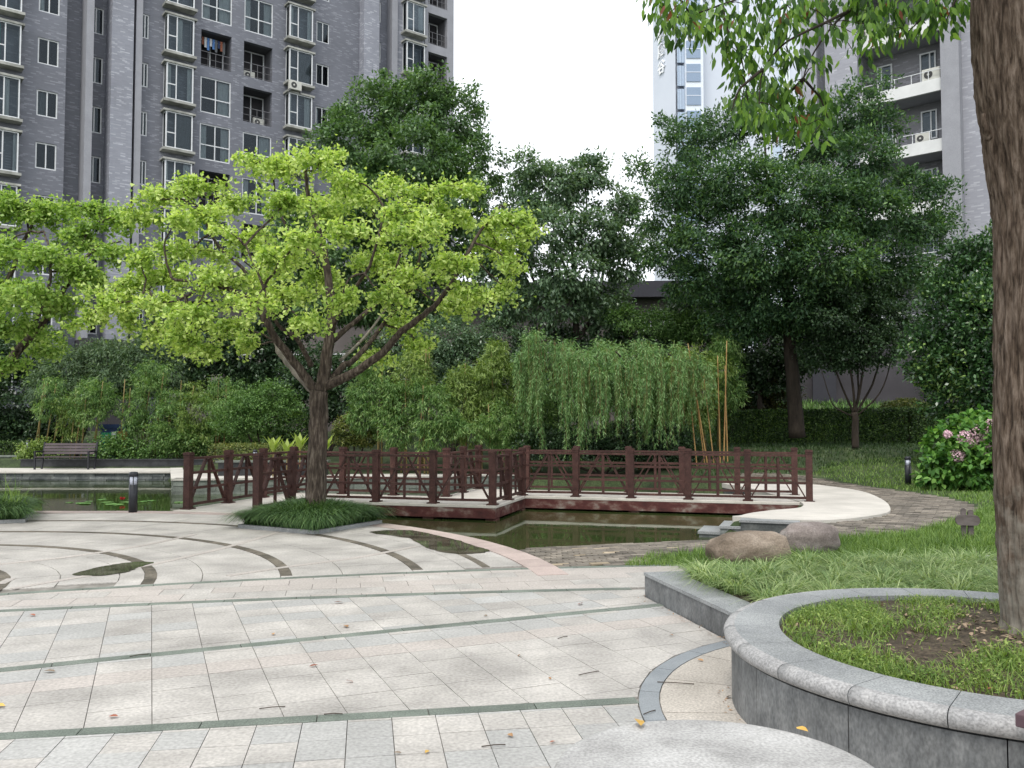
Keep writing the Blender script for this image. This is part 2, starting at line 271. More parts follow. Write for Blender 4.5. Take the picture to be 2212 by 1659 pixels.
class MB:
    def __init__(s): s.v = []; s.f = []
    def add(s, vs, fs):
        n = len(s.v); s.v += [tuple(v) for v in vs]; s.f += [tuple(i + n for i in f) for f in fs]; return s
    def box(s, x0, x1, y0, y1, z0, z1):
        return s.add([(x0, y0, z0), (x1, y0, z0), (x1, y1, z0), (x0, y1, z0), (x0, y0, z1), (x1, y0, z1), (x1, y1, z1), (x0, y1, z1)],
                     [(0, 3, 2, 1), (4, 5, 6, 7), (0, 1, 5, 4), (1, 2, 6, 5), (2, 3, 7, 6), (3, 0, 4, 7)])
    def bar(s, a, b, w, h, up=(0, 0, 1)):
        a = Vector(a); b = Vector(b); d = (b - a).normalized(); u = Vector(up)
        if abs(d.dot(u)) > .98: u = Vector((0, 1, 0))
        x = d.cross(u).normalized(); u = x.cross(d)
        x *= w / 2; u *= h / 2
        return s.add([a - x - u, a + x - u, a + x + u, a - x + u, b - x - u, b + x - u, b + x + u, b - x + u],
                     [(0, 3, 2, 1), (4, 5, 6, 7), (0, 1, 5, 4), (1, 2, 6, 5), (2, 3, 7, 6), (3, 0, 4, 7)][::1])
    def prism(s, poly, z0, z1, zt=None):
        n = len(poly)
        vs = [(p[0], p[1], z0) for p in poly] + [(p[0], p[1], z1) for p in poly]
        fs = [tuple(range(n, 2 * n)), tuple(range(n - 1, -1, -1))] + [(i, (i + 1) % n, (i + 1) % n + n, i + n) for i in range(n)]
        return s.add(vs, fs)
    def tube(s, pts, rad, k=8, cap=True):
        pts = [Vector(p) for p in pts]
        if not hasattr(rad, '__len__'): rad = [rad] * len(pts)
        n0 = len(s.v); up = Vector((.3, .2, 1)).normalized(); prev = None
        for i, p in enumerate(pts):
            d = (pts[min(i + 1, len(pts) - 1)] - pts[max(i - 1, 0)]).normalized()
            if prev is None:
                a = d.cross(Vector((0, 1, 0)) if abs(d.y) < .9 else Vector((1, 0, 0))).normalized()
            else:
                a = (prev - d * prev.dot(d)).normalized()
            prev = a; b = d.cross(a)
            for j in range(k):
                t = 2 * math.pi * j / k; s.v.append(tuple(p + (a * math.cos(t) + b * math.sin(t)) * rad[i]))
        for i in range(len(pts) - 1):
            for j in range(k):
                s.f.append((n0 + i * k + j, n0 + i * k + (j + 1) % k, n0 + (i + 1) * k + (j + 1) % k, n0 + (i + 1) * k + j))
        if cap:
            s.f.append(tuple(n0 + j for j in range(k))[::-1]); s.f.append(tuple(n0 + (len(pts) - 1) * k + j for j in range(k)))
        return s
    def lathe(s, prof, k=24, c=(0, 0)):
        n0 = len(s.v)
        for r, z in prof:
            for j in range(k):
                t = 2 * math.pi * j / k; s.v.append((c[0] + r * math.cos(t), c[1] + r * math.sin(t), z))
        for i in range(len(prof) - 1):
            for j in range(k):
                s.f.append((n0 + i * k + j, n0 + i * k + (j + 1) % k, n0 + (i + 1) * k + (j + 1) % k, n0 + (i + 1) * k + j))
        s.f.append(tuple(n0 + j for j in range(k))[::-1]); s.f.append(tuple(n0 + (len(prof) - 1) * k + j for j in range(k)))
        return s
    def mesh(s, name, smooth=False, bevel=0):
        me = bpy.data.meshes.new(name); me.from_pydata(s.v, [], s.f)
        if smooth:
            me.polygons.foreach_set('use_smooth', np.ones(len(me.polygons), dtype=bool))
        me.update(); return me
    def build(s, name, mat, parent=None, smooth=False, bevel=0):
        ob = link(name, s.mesh(name, smooth), mat, parent)
        if bevel:
            md = ob.modifiers.new('bevel', 'BEVEL'); md.width = bevel; md.segments = 2; md.limit_method = 'ANGLE'
        return ob
def unit(v):
    v = np.asarray(v, float); return v / (np.linalg.norm(v, axis=-1, keepdims=True) + 1e-9)
def rdir(n):
    return unit(rng.normal(size=(n, 3)))
TPL = {'kite': np.array([(0, 0, 0), (-.5, .72, .10), (0, .92, -.02), (.5, .72, .10)]),
       'rhomb': np.array([(0, 0, 0), (-.5, .45, .08), (0, 1, -.03), (.5, .45, .08)]),
       'leaf6': np.array([(0, 0, 0), (-.42, .3, .10), (-.36, .62, .08), (0, 1, -.12), (.36, .62, .08), (.42, .3, .10)])}
def leaves(C, D, Nn, L, W, tpl):
    T = TPL[tpl]; D = unit(D); S = unit(np.cross(D, Nn)); N2 = np.cross(S, D)
    L = np.broadcast_to(np.asarray(L, float), (len(C),)); W = np.broadcast_to(np.asarray(W, float), (len(C),))
    V = C[:, None, :] + S[:, None, :] * (T[None, :, 0, None] * W[:, None, None]) + D[:, None, :] * (T[None, :, 1, None] * L[:, None, None]) + N2[:, None, :] * (T[None, :, 2, None] * W[:, None, None])
    return V.reshape(-1, 3), len(T)
def tufted(ell, n, tuft=60, tr=.22, shell=.45, droop=.25, flatz=.7):
    """points and directions for leaves grouped in tufts over ellipsoids. ell: list of (c3, r3). returns C, D"""
    vol = np.array([e[1][0] * e[1][2] + e[1][0] * e[1][1] for e in ell]) ** 1.0; w = vol / vol.sum()
    nt = max(len(ell), n // tuft); pick = rng.choice(len(ell), nt, p=w)
    c = np.array([ell[i][0] for i in pick]); r = np.array([ell[i][1] for i in pick])
    d = rdir(nt); rad = shell + (1 - shell) * rng.random(nt) ** .5
    rad *= rng.uniform(.82, 1.14, nt)
    tc = c + d * r * rad[:, None]
    out = unit(d / r)
    ti = np.repeat(np.arange(nt), tuft)
    off = rdir(len(ti)) * (rng.random(len(ti)) ** .45)[:, None] * tr * rng.uniform(.6, 1.35, nt)[ti][:, None]; off[:, 2] *= flatz
    # tufts stretch outwards
    off += out[ti] * (rng.random(len(ti)) * tr * .9)[:, None]
    C = tc[ti] + off
    D = unit(rdir(len(ti)) * .8 + out[ti] * .7 + np.array([0, 0, -droop]))
    return C, D, out[ti]
def crown_mesh(name, ell, n, L, W, mat, parent, tpl='rhomb', tuft=60, tr=.22, shell=.45, droop=.25, flatz=.7, kind=None):
    C, D, O = tufted(ell, n, tuft, tr, shell, droop, flatz)
    Nn = unit(rdir(len(C)) * .7 + np.array([0, 0, .9]) + O * .35)
    V, k = leaves(C, D, Nn, L * rng.uniform(.7, 1.3, len(C)), W * rng.uniform(.7, 1.3, len(C)), tpl)
    ob = link(name, arrmesh(name, V, k), mat, parent)
    return ob
def ells(blobs, Y, dz=.85):
    out = []
    for b in blobs:
        px, py, rx, ry = b[:4]; dY = b[4] if len(b) > 4 else 0
        c = P(px, py, Y + dY); s = (Y + dY) / F
        out.append((c, np.array([rx * s, (rx + ry) / 2 * s * dz, ry * s])))
    return out
def limb(mb, pts, r0, r1, k=8, wob=.02):
    pts = [np.array(p, float) for p in pts]; out = []
    for i in range(len(pts) - 1):
        for t in np.linspace(0, 1, 5)[:-1]:
            p0 = pts[max(i - 1, 0)]; p1 = pts[i]; p2 = pts[i + 1]; p3 = pts[min(i + 2, len(pts) - 1)]
            out.append(.5 * ((2 * p1) + (-p0 + p2) * t + (2 * p0 - 5 * p1 + 4 * p2 - p3) * t * t + (-p0 + 3 * p1 - 3 * p2 + p3) * t ** 3))
    out.append(pts[-1]); n = len(out)
    out = [p + rng.normal(size=3) * wob * (0 if i == 0 else 1) for i, p in enumerate(out)]
    rad = [r0 + (r1 - r0) * (i / (n - 1)) ** .8 for i in range(n)]
    mb.tube(out, rad, k); return out
def pip(pts, poly):
    pts = np.asarray(pts); x, y = pts[:, 0], pts[:, 1]; poly = np.asarray(poly); ins = np.zeros(len(pts), bool); j = len(poly) - 1
    for i in range(len(poly)):
        xi, yi = poly[i]; xj, yj = poly[j]
        c = ((yi > y) != (yj > y)) & (x < (xj - xi) * (y - yi) / (yj - yi + 1e-12) + xi); ins ^= c; j = i
    return ins
def sdist(pts, poly):
    pts = np.asarray(pts, float)[:, :2]; poly = np.asarray(poly, float); best = np.full(len(pts), 1e9)
    for i in range(len(poly)):
        a = poly[i]; b = poly[(i + 1) % len(poly)]; ab = b - a; t = np.clip(((pts - a) @ ab) / (ab @ ab), 0, 1)
        best = np.minimum(best, np.linalg.norm(pts - (a + t[:, None] * ab), axis=1))
    return np.where(pip(pts, poly), -best, best)
def sample_poly(poly, n):
    poly = np.asarray(poly); lo = poly.min(0); hi = poly.max(0); out = np.zeros((0, 2))
    while len(out) < n:
        q = rng.uniform(lo, hi, (n * 2, 2)); out = np.vstack([out, q[pip(q, poly)]])
    return out[:n]
def spline(pts, seg=6, closed=True):
    pts = np.asarray(pts, float); n = len(pts); out = []
    for i in range(n if closed else n - 1):
        p0, p1, p2, p3 = (pts[(i - 1) % n], pts[i], pts[(i + 1) % n], pts[(i + 2) % n]) if closed else (pts[max(i - 1, 0)], pts[i], pts[i + 1], pts[min(i + 2, n - 1)])
        for t in np.linspace(0, 1, seg, endpoint=False):
            out.append(.5 * ((2 * p1) + (-p0 + p2) * t + (2 * p0 - 5 * p1 + 4 * p2 - p3) * t * t + (-p0 + 3 * p1 - 3 * p2 + p3) * t ** 3))
    if not closed: out.append(pts[-1])
    return np.array(out)
def blades(B, H, W, lean, bend, az=None, seg=3):
    """grass blades: B base (n,3), H height, W width, lean horizontal reach factor, bend droop at the tip"""
    n = len(B); az = rng.uniform(0, 2 * math.pi, n) if az is None else az
    dh = np.c_[np.cos(az), np.sin(az), np.zeros(n)]; sd = np.c_[-np.sin(az), np.cos(az), np.zeros(n)]
    tw = rng.normal(size=n) * .5; sd = unit(sd + dh * tw[:, None])
    ts = np.linspace(0, 1, seg + 1); rows = []
    for t in ts:
        c = B + dh * (H * lean * t ** 1.6)[:, None]; c[:, 2] += H * (t - bend * t ** 2.4)
        w = W * (1 - .85 * t ** 1.5) * .5
        rows.append((c - sd * w[:, None], c + sd * w[:, None]))
    V = np.stack([v for r in rows for v in r], axis=1)            # n, 2(seg+1), 3
    base = np.arange(n)[:, None, None] * (2 * (seg + 1)); f = np.array([[2 * i, 2 * i + 1, 2 * i + 3, 2 * i + 2] for i in range(seg)])[None]
    return V.reshape(-1, 3), (base + f).reshape(-1, 4)
def blade_obj(name, B, H, W, lean, bend, mat, parent=None, az=None, seg=3):
    V, Fq = blades(B, H, W, lean, bend, az, seg); return link(name, idxmesh(name, V, Fq), mat, parent)

# ================================================================ GROUND, WATER
POND = [(-40, 27.5), (-10.9, 27.5), (-8.75, 22.3), (-6, 22.7), (-3, 23.3), (0, 24.2), (3, 24.0), (5.2, 22.6), (5.55, 21), (5.5, 18.5), (5.5, 16.95), (5.15, 16.0), (4.55, 15.5), (4.05, 14.95),
        (3.8, 14.4), (3.05, 13.75), (.15, 12.85), (-.9, 11.6), (-3, 9), (-40, 9)]
WATER_Z = -.28
CC = np.array([-7.08, 7.64])           # centre of the round terrace
PC = np.array([2.66, 4.74])            # centre of the round planter
def sstep(a, b, x): t = np.clip((x - a) / (b - a), 0, 1); return t * t * (3 - 2 * t)
def terr(x, y):
    x = np.asarray(x, float); y = np.asarray(y, float); shp = np.broadcast(x, y).shape
    x = np.broadcast_to(x, shp).ravel(); y = np.broadcast_to(y, shp).ravel()
    sd = sdist(np.c_[x, y], POND)
    right = sstep(3, 7, x)
    z = -.02 + right * (sstep(20.5, 28, y) * .8 + sstep(31, 42, y) * 1.7) + (1 - right) * (sstep(25.5, 30, y) * .35 * sstep(-12, -8, x) + sstep(29.6, 29.9, y) * .28 * (1 - sstep(-12, -8, x)) + sstep(32, 42, y) * .8)
    z = z + sstep(7, 12, x) * sstep(9, 18, y) * .06
    nearbank = (y < 14) & (x > -.6) & (x < 4.4)
    z = np.where(nearbank, z - .27 * np.clip(1 - sd / 2.6, 0, 1), z)
    z = np.where(sd < .15, -.9 + np.clip((sd + .35) / .5, 0, 1) * (z + .9), z)
    inpl = ((x - CC[0]) ** 2 + (y - CC[1]) ** 2 < 7.7 ** 2) | ((y < 9.5) & (x < 1.45)) | (y < 7.4)
    z = np.where(inpl, -1.0, z)
    return z.reshape(shp)
def grid_sheet(name, xs, ys, mat):
    X, Y = np.meshgrid(xs, ys); Z = terr(X, Y); V = np.c_[X.ravel(), Y.ravel(), Z.ravel()]; nx, ny = len(xs), len(ys)
    i = (np.arange(ny - 1)[:, None] * nx + np.arange(nx - 1)[None]).ravel()
    return link(name, idxmesh(name, V, np.c_[i, i + 1, i + nx + 1, i + nx], True), mat)
xs = np.unique(np.r_[-600, -300, -120, np.arange(-60, -12, 1.0), np.arange(-12, 14, .2), np.arange(14, 60, 1.0), 120, 300, 600])
ys = np.unique(np.r_[-200, -60, 0, 4, np.arange(7, 24, .2), np.arange(24, 46, .5), 50, 60, 80, 120, 200, 400, 900])
g = grid_sheet('ground', xs, ys, M['turf']); g['kind'] = 'structure'
m, nt, N, Lk, o = newmat('pond_water')
b = N.new('ShaderNodeBsdfPrincipled'); b.inputs['Base Color'].default_value = (.022, .026, .010, 1); b.inputs['Roughness'].default_value = .04; b.inputs['IOR'].default_value = 1.33; b.inputs['Specular IOR Level'].default_value = .75
geo = N.new('ShaderNodeNewGeometry'); nz = N.new('ShaderNodeTexNoise'); nz.inputs['Scale'].default_value = 1.3; nz.inputs['Detail'].default_value = 3
bp = N.new('ShaderNodeBump'); bp.inputs['Strength'].default_value = .05; bp.inputs['Distance'].default_value = .05
Lk.new(geo.outputs['Position'], nz.inputs[0]); Lk.new(nz.outputs[0], bp.inputs['Height']); Lk.new(bp.outputs[0], b.inputs['Normal'])
n2 = N.new('ShaderNodeTexNoise'); n2.inputs['Scale'].default_value = .5; Lk.new(geo.outputs['Position'], n2.inputs[0])
rr = ramp(N, [(.35, (.026, .040, .012)), (.7, (.050, .070, .022))]); Lk.new(n2.outputs[0], rr.inputs[0]); Lk.new(rr.outputs[0], b.inputs['Base Color'])
Lk.new(b.outputs[0], o.inputs[0]); M['water'] = m
w = MB().add([(-40, 8.5, WATER_Z), (7, 8.5, WATER_Z), (7, 28.2, WATER_Z), (-40, 28.2, WATER_Z)], [(0, 1, 2, 3)]).build('pond_water', M['water']); w['kind'] = 'structure'

# ================================================================ PLAZA PAVING
def yfun(pts):
    q = np.array([G(*p)[:2] for p in pts]); q = q[q[:, 0].argsort()]
    c = np.polyfit(q[:, 0], q[:, 1], 2 if len(q) > 3 else 1)
    return (lambda x: np.polyval(c, np.clip(x, -9, 3.0))), (lambda x: np.polyval(np.polyder(c), np.clip(x, -9, 3.0)))
b1 = yfun([(0, 1284), (335, 1264.6), (635, 1247), (1053, 1231.6), (1388, 1222)])
b2 = yfun([(0, 1320), (487, 1298), (1123, 1277), (1385, 1271)])
b3 = yfun([(0, 1447), (355, 1413), (731, 1373), (1123, 1336), (1425, 1307)])
b4 = yfun([(0, 1590), (528, 1562), (873, 1541), (1123, 1526), (1375, 1513)])
plaza = thing('plaza', None, None); plaza['kind'] = 'structure'
arcb = [(CC[0] + 7.8 * math.sin(a), CC[1] + 7.8 * math.cos(a)) for a in np.linspace(0, R(76.2), 40)]
MB().prism([(-30, .5), (12, .5), (12, 7.45), (1.55, 7.45), (1.32, 7.9), (1.95, 7.99), (2.0, 9.62), (1.4, 9.62)] + arcb[::-1] + [(-7.08, 15.44), (-30, 15.44)], -.9, -.012).build('paving_bed', M['joint'], plaza)
def clip(poly, n, d):          # keep n.p <= d
    out = []
    for i in range(len(poly)):
        a = poly[i]; c = poly[(i + 1) % len(poly)]; da = n[0] * a[0] + n[1] * a[1] - d; dc = n[0] * c[0] + n[1] * c[1] - d
        if da <= 0: out.append(a)
        if da * dc < 0:
            t = da / (da - dc); out.append((a[0] + (c[0] - a[0]) * t, a[1] + (c[1] - a[1]) * t))
    return out
def clip_above(poly, f, off):       # keep y >= f(x)+off
    x0 = np.mean([p[0] for p in poly]); y0 = f[0](x0) + off; s = f[1](x0); return clip(poly, (s, -1), s * x0 - y0)
def clip_below(poly, f, off):
    x0 = np.mean([p[0] for p in poly]); y0 = f[0](x0) + off; s = f[1](x0); return clip(poly, (-s, 1), y0 - s * x0)
def parea(p):
    return abs(sum(p[i][0] * p[(i + 1) % len(p)][1] - p[(i + 1) % len(p)][0] * p[i][1] for i in range(len(p)))) / 2
K0 = np.array([1.21, 7.96]); K1 = np.array([1.66, 6.0])                         # low kerb wall line
kn = np.array([(K1 - K0)[1], -(K1 - K0)[0]]); kn = kn / np.linalg.norm(kn); kn = kn if kn[0] > 0 else -kn
BW = .052
tiles = []
def zone(lo, hi, slope, tw, th, ylo, yhi, matf, shift=0, stagger=.5):
    d = np.array([1, slope]) / math.hypot(1, slope); nrm = np.array([-d[1], d[0]]); o0 = np.array([0, ylo])
    for j in range(-40, 60):
        for i in range(-60, 40):
            st = stagger * tw * (j % 2)
            c = o0 + d * ((i + .5) * tw + st + shift) + nrm * ((j + .5) * th)
            if c[0] < -.62 * c[1] - .8 or c[0] > (1.85 if c[1] > 8 else 2.2) or c[1] < 2.4 or c[1] > yhi + 2.5: continue
            g = .0022; hw, hh = tw / 2 - g, th / 2 - g
            poly = [tuple(c + d * a * hw + nrm * e * hh) for a, e in ((-1, -1), (1, -1), (1, 1), (-1, 1))]
            if lo is not None: poly = clip_above(poly, lo, BW + .004) if len(poly) > 2 else poly
            if hi is not None and len(poly) > 2: poly = clip_below(poly, hi, -BW - .004)
            if len(poly) < 3: continue
            m = np.mean(poly, axis=0); v = m - PC; dist = np.linalg.norm(v)
            if dist < 2.6:
                n = -v / dist; poly = clip(poly, n, float(n @ (PC + v / dist * 1.956)))
            if len(poly) < 3: continue
            if m[0] > .8 and m[1] < K0[1] - .05: poly = clip(poly, kn, float(kn @ K0) - .004)
            if len(poly) < 3 or parea(poly) < .0012: continue
            tiles.append((poly, matf(j, m)))
def mf_a(j, m): return random.choice(['tile', 'tile_blue', 'tile', 'tile_blue']) if m[0] < 1 else 'tile'
def mf_b(j, m):
    d = m[1] - b3[0](m[0])
    if -.62 < d < -.38: return 'tile_pink'
    if d >= -.38: return random.choice(['tile_blue', 'tile', 'tile_blue']) if d < 0 else random.choice(['tile', 'tile', 'tile_blue'])
    return 'tile'
def mf_c(j, m): return random.choice(['tile_pink', 'tile_pink', 'tile'])
zone(None, b4, .17, .235, .25, 4.8, 4.9, mf_a, shift=.05, stagger=0)
zone(b4, b3, .42, .33, .26, 6.9, 7.2, mf_b, stagger=0)
zone(b3, b2, .42, .33, .26, 6.9, 8.4, mf_b, stagger=0)
zone(b2, b1, .2, .46, .27, 8.1, 9.6, mf_c)
tiles.sort(key=lambda t: np.hypot(*(np.mean(t[0], axis=0))))
rest = {}
for i, (poly, mt) in enumerate(tiles):
    dz = random.uniform(-.0012, .0012)
    if i < 290:
        MB().prism(poly, -.011, dz).build('tile', M[mt], plaza)
    else:
        rest.setdefault(mt, MB()).prism(poly, -.011, dz)
for mt, mb in rest.items():
    t = mb.build('tile_field', M[mt], plaza); t['kind'] = 'stuff'
def strip(poly_c, w, z0, z1, seglen, name, mat, gap=.003, parent=plaza, stuff=False):
    q = np.asarray(poly_c, float); L = np.r_[0, np.cumsum(np.linalg.norm(np.diff(q, axis=0), axis=1))]; n = max(1, int(round(L[-1] / seglen)))
    f = lambda s: np.array([np.interp(s, L, q[:, 0]), np.interp(s, L, q[:, 1])]); big = MB()
    for k in range(n):
        s0, s1 = L[-1] * k / n + gap, L[-1] * (k + 1) / n - gap; m = max(1, int((s1 - s0) / .25)); ss = np.linspace(s0, s1, m + 1); A = []; B = []
        for s in ss:
            t = unit(f(min(s + .01, L[-1])) - f(max(s - .01, 0))); nn = np.array([-t[1], t[0]]); p = f(s); A.append(tuple(p - nn * w / 2)); B.append(tuple(p + nn * w / 2))
        (big if stuff else MB()).prism(A + B[::-1], z0, z1) if stuff else MB().prism(A + B[::-1], z0, z1 + random.uniform(-.0005, .001)).build(name, mat, parent)
    if stuff:
        o = big.build(name, mat, parent); o['kind'] = 'stuff'
for f, xr in ((b1, (-7.5, 1.95)), (b2, (-6.2, 1.14)), (b3, (-5.2, 1.36)), (b4, (-4.6, .72))):
    X = np.linspace(*xr, 40); strip(np.c_[X, f[0](X)], BW * 2, -.011, .001, .62, 'band_stone', M['band'])
# ring of blue grey stones round the planter and beige paving inside it
def polar(c, r0, r1, a0, a1, m=5):
    A = [(c[0] + r0 * math.cos(a), c[1] + r0 * math.sin(a)) for a in np.linspace(a0, a1, m)]
    return A + [(c[0] + r1 * math.cos(a), c[1] + r1 * math.sin(a)) for a in np.linspace(a1, a0, m)]
for k in range(9):
    a0 = R(122) + k * R(15); MB().prism(polar(PC, 1.835, 1.95, a0 + .002, a0 + R(15) - .002), -.011, .001).build('ring_stone', M['ringband'], plaza)
for k in range(7):
    a0 = R(118) + k * R(20); MB().prism(polar(PC, 1.40, 1.829, a0 + .003, a0 + R(20) - .003), -.011, .0).build('apron_slab', M['tile_beige'], plaza)
# the round terrace: rings of slabs, dark cobble arcs, pink strips, pink kerb
mb = MB(); mbp = MB()
radii = [0, .7, 1.4, 2.19, 2.75, 3.3, 3.54, 4.1, 4.87, 5.5, 6.24, 6.8, 7.46]
for i in range(len(radii) - 1):
    r0, r1 = radii[i] + .004, radii[i + 1] - .004; n = max(8, int(2 * math.pi * (r0 + r1) / 2 / .62))
    for k in range(n):
        a0 = 2 * math.pi * (k + .37 * i) / n; am = a0 + math.pi / n
        p = (CC[0] + (r0 + r1) / 2 * math.cos(am), CC[1] + (r0 + r1) / 2 * math.sin(am))
        if p[1] < b1[0](p[0]) + .02 or p[0] < -12: continue
        poly = polar(CC, max(r0, .02), r1, a0 + .003 / max(r0, .3), a0 + 2 * math.pi / n - .003 / max(r0, .3), 3)
        poly = clip_above(poly, b1, BW + .004)
        if len(poly) > 2 and parea(poly) > .002: mb.prism(poly, -.011, random.uniform(-.001, .001))
t = mb.build('terrace_slab', M['tile'], plaza); t['kind'] = 'stuff'
for rr_, dash in ((2.25, 0), (3.6, 0), (4.93, 0), (6.3, 0), (7.05, 1)):
    a = np.linspace(R(-12), R(118), 90) if not dash else np.linspace(R(10), R(27), 20)
    q = np.c_[CC[0] + rr_ * np.cos(a), CC[1] + rr_ * np.sin(a)]
    q = q[q[:, 1] > b1[0](q[:, 0]) + .06]
    strip(q, .115 if not dash else .09, -.005, .0035, .3, 'cobble_arc', M['arc'], stuff=True)
for ln in ([(25, 1272), (170, 1247), (317, 1222), (495, 1181), (600, 1150)], [(492, 1244), (640, 1222), (777, 1204), (900, 1180)], [(0, 1219), (150, 1203), (300, 1180), (420, 1155)], [(0, 1262), (25, 1250)]):
    q = np.array([G(*p)[:2] for p in ln]); strip(spline(q, 5, False), .09, -.005, .0045, .6, 'pink_strip', M['tile_pink'], stuff=True)
a = np.linspace(R(10.5), R(90), 60); strip(np.c_[CC[0] + 7.64 * np.cos(a), CC[1] + 7.64 * np.sin(a)], .33, -.1, .004, .5, 'kerb_stone', M['curb_pink'])
MB().prism([(-30, 15.1), (-7.1, 15.1), (-7.1, 15.44), (-30, 15.44)], -.1, .004).build('kerb_run', M['curb_pink'], plaza)
MB().prism([(-30, 9), (-14.4, 9), (-14.4, 15.09), (-30, 15.09)], -.1, 0).build('outer_paving', M['tile'], plaza)
# puddles
m, nt, N, Lk, o = newmat('shallow_puddle'); b = N.new('ShaderNodeBsdfPrincipled'); b.inputs['Roughness'].default_value = .03; b.inputs['IOR'].default_value = 1.33
geo = N.new('ShaderNodeNewGeometry'); nz = N.new('ShaderNodeTexNoise'); nz.inputs['Scale'].default_value = 4; nz.inputs['Detail'].default_value = 6; Lk.new(geo.outputs['Position'], nz.inputs[0])
rr = ramp(N, [(.35, (.045, .045, .03)), (.65, (.12, .115, .085))]); Lk.new(nz.outputs[0], rr.inputs[0]); Lk.new(rr.outputs[0], b.inputs['Base Color']); Lk.new(b.outputs[0], o.inputs[0]); M['puddle'] = m
def puddle(pts, label):
    q = spline([G(*p)[:2] for p in pts], 6); q = q + rng.normal(size=q.shape) * .012
    o = MB().prism([tuple(p) for p in q][::-1] if False else [tuple(p) for p in q], .0045, .008).build('puddle', M['puddle']); o['kind'] = 'structure'; o['label'] = label
puddle([(158, 1243), (190, 1232), (240, 1222), (290, 1215), (332, 1216), (300, 1226), (275, 1236), (220, 1244)], 'small dark puddle lying across the second cobble arc')
puddle([(800, 1150), (880, 1146), (930, 1154), (985, 1167), (1030, 1182), (1058, 1190), (1020, 1197), (960, 1194), (915, 1181), (880, 1163)], 'long dark puddle by the pink kerb beside the grass bed')

# ================================================================ BRICK PAVING, WHITE PATH, BANKS
bricks_s = thing('brick_path', None, None); bricks_s['kind'] = 'structure'
WPATH = spline([(3.72, 14.25), (4.9, 13.75), (6.3, 14.7), (7.0, 16.0), (7.6, 17.9), (7.9, 19.8), (7.5, 21.6), (6.5, 22.6), (5.4, 22.2), (5.6, 20.5), (5.62, 18.5), (5.65, 16.95), (5.3, 15.85), (4.65, 15.35), (4.15, 14.9), (3.85, 14.5)], 6)
B1P = [(.55, 9.66), (1.5, 9.75), (1.75, 10.5), (2.4, 11.1), (3.6, 11.6), (4.6, 12.3), (4.7, 13.4), (3.7, 13.8), (3.1, 13.85), (.2, 12.95), (-.6, 12.1), (.1, 11.0)]
B2P = spline([(4.3, 12.0), (5.6, 12.6), (7.3, 14.2), (8.6, 16.0), (9.0, 18.0), (8.8, 20.4), (7.8, 22.7), (6.2, 23.2), (6.0, 22.0), (7.4, 21.0), (7.3, 19), (6.5, 16.5), (5.2, 14.3), (4.2, 13.6)], 4)
lst = []
for poly, ang in ((B1P, .28), (B2P, -.5)):
    d = np.array([math.cos(ang), math.sin(ang)]); nn = np.array([-d[1], d[0]]); bw, bh = .235, .115; c0 = np.mean(poly, axis=0)
    I, J = np.meshgrid(np.arange(-40, 40), np.arange(-70, 70)); I = I.ravel(); J = J.ravel()
    c = c0 + d * ((I + .5 * (J % 2))[:, None] * bw) + nn * (J[:, None] * bh)
    ok = pip(c, poly) & (np.hypot(c[:, 0] - CC[0], c[:, 1] - CC[1]) > 7.86) & ~pip(c, WPATH)
    ok &= sdist(c, POND) > -.12
    for p in c[ok]:
        lst.append((p, d, nn, bw, bh))
lst.sort(key=lambda t: np.hypot(*t[0])); bigm = MB(); ti = 0
tz = terr(np.array([t[0][0] for t in lst]), np.array([t[0][1] for t in lst]))
for (p, d, nn, bw, bh), zz in zip(lst, tz):
    q = [tuple(p + d * a * (bw / 2 - .005) + nn * e * (bh / 2 - .005)) for a, e in ((-1, -1), (1, -1), (1, 1), (-1, 1))]
    top = max(zz, -.34) + .012 + random.uniform(-.004, .006)
    sd = sdist(np.array([p]), POND)[0]; mt = M['brick_tan'] if (sd < .42 and p[1] < 14 and random.random() < .5) or random.random() < .02 else M['brick']
    if ti < 280:
        MB().prism(q, top - .06, top).build('brick', mt, bricks_s); ti += 1
    else: bigm.prism(q, top - .06, top)
o = bigm.build('brick_field', M['brick'], bricks_s); o['kind'] = 'stuff'
wp = thing('white_path', None, None); wp['kind'] = 'structure'
MB().prism([tuple(p) for p in WPATH], -.08, .03).build('path_slab', M['concrete'], wp)
inner = PCm = WPATH + (np.mean(WPATH, axis=0) - WPATH) * .02
MB().prism([tuple(p) for p in inner], -1.0, -.08).build('path_retaining_wall', M['slate'], wp)
MB().prism([(4.75, 6.6), (5.3, 9.4), (14, 9.8), (14, 5.5)], -.3, .01).build('path_slab', M['concrete'], wp)
st = thing('pond_steps', 'three pale stone steps with dark risers going down into the pond', 'steps')
a_ = np.array([3.70, 13.95]); du = np.array([-.94, .34]); dv = np.array([.34, .94])
for k, (z, s0, s1) in enumerate(((.022, -.9, .0), (-.09, .0, .32), (-.19, .32, .66))):
    q = [tuple(a_ + du * s + dv * v) for s, v in ((s0, -.12), (s1 + .02, -.12), (s1 + .02, .7), (s0, .7))]
    MB().prism(q, z - .035, z + .003 * k).build('tread', M['coping'], st)
    q = [tuple(a_ + du * s + dv * v) for s, v in ((s0, -.10), (s1, -.10), (s1, .68), (s0, .68))]
    MB().prism(q, -.9, z - .035).build('riser', M['slate'], st)

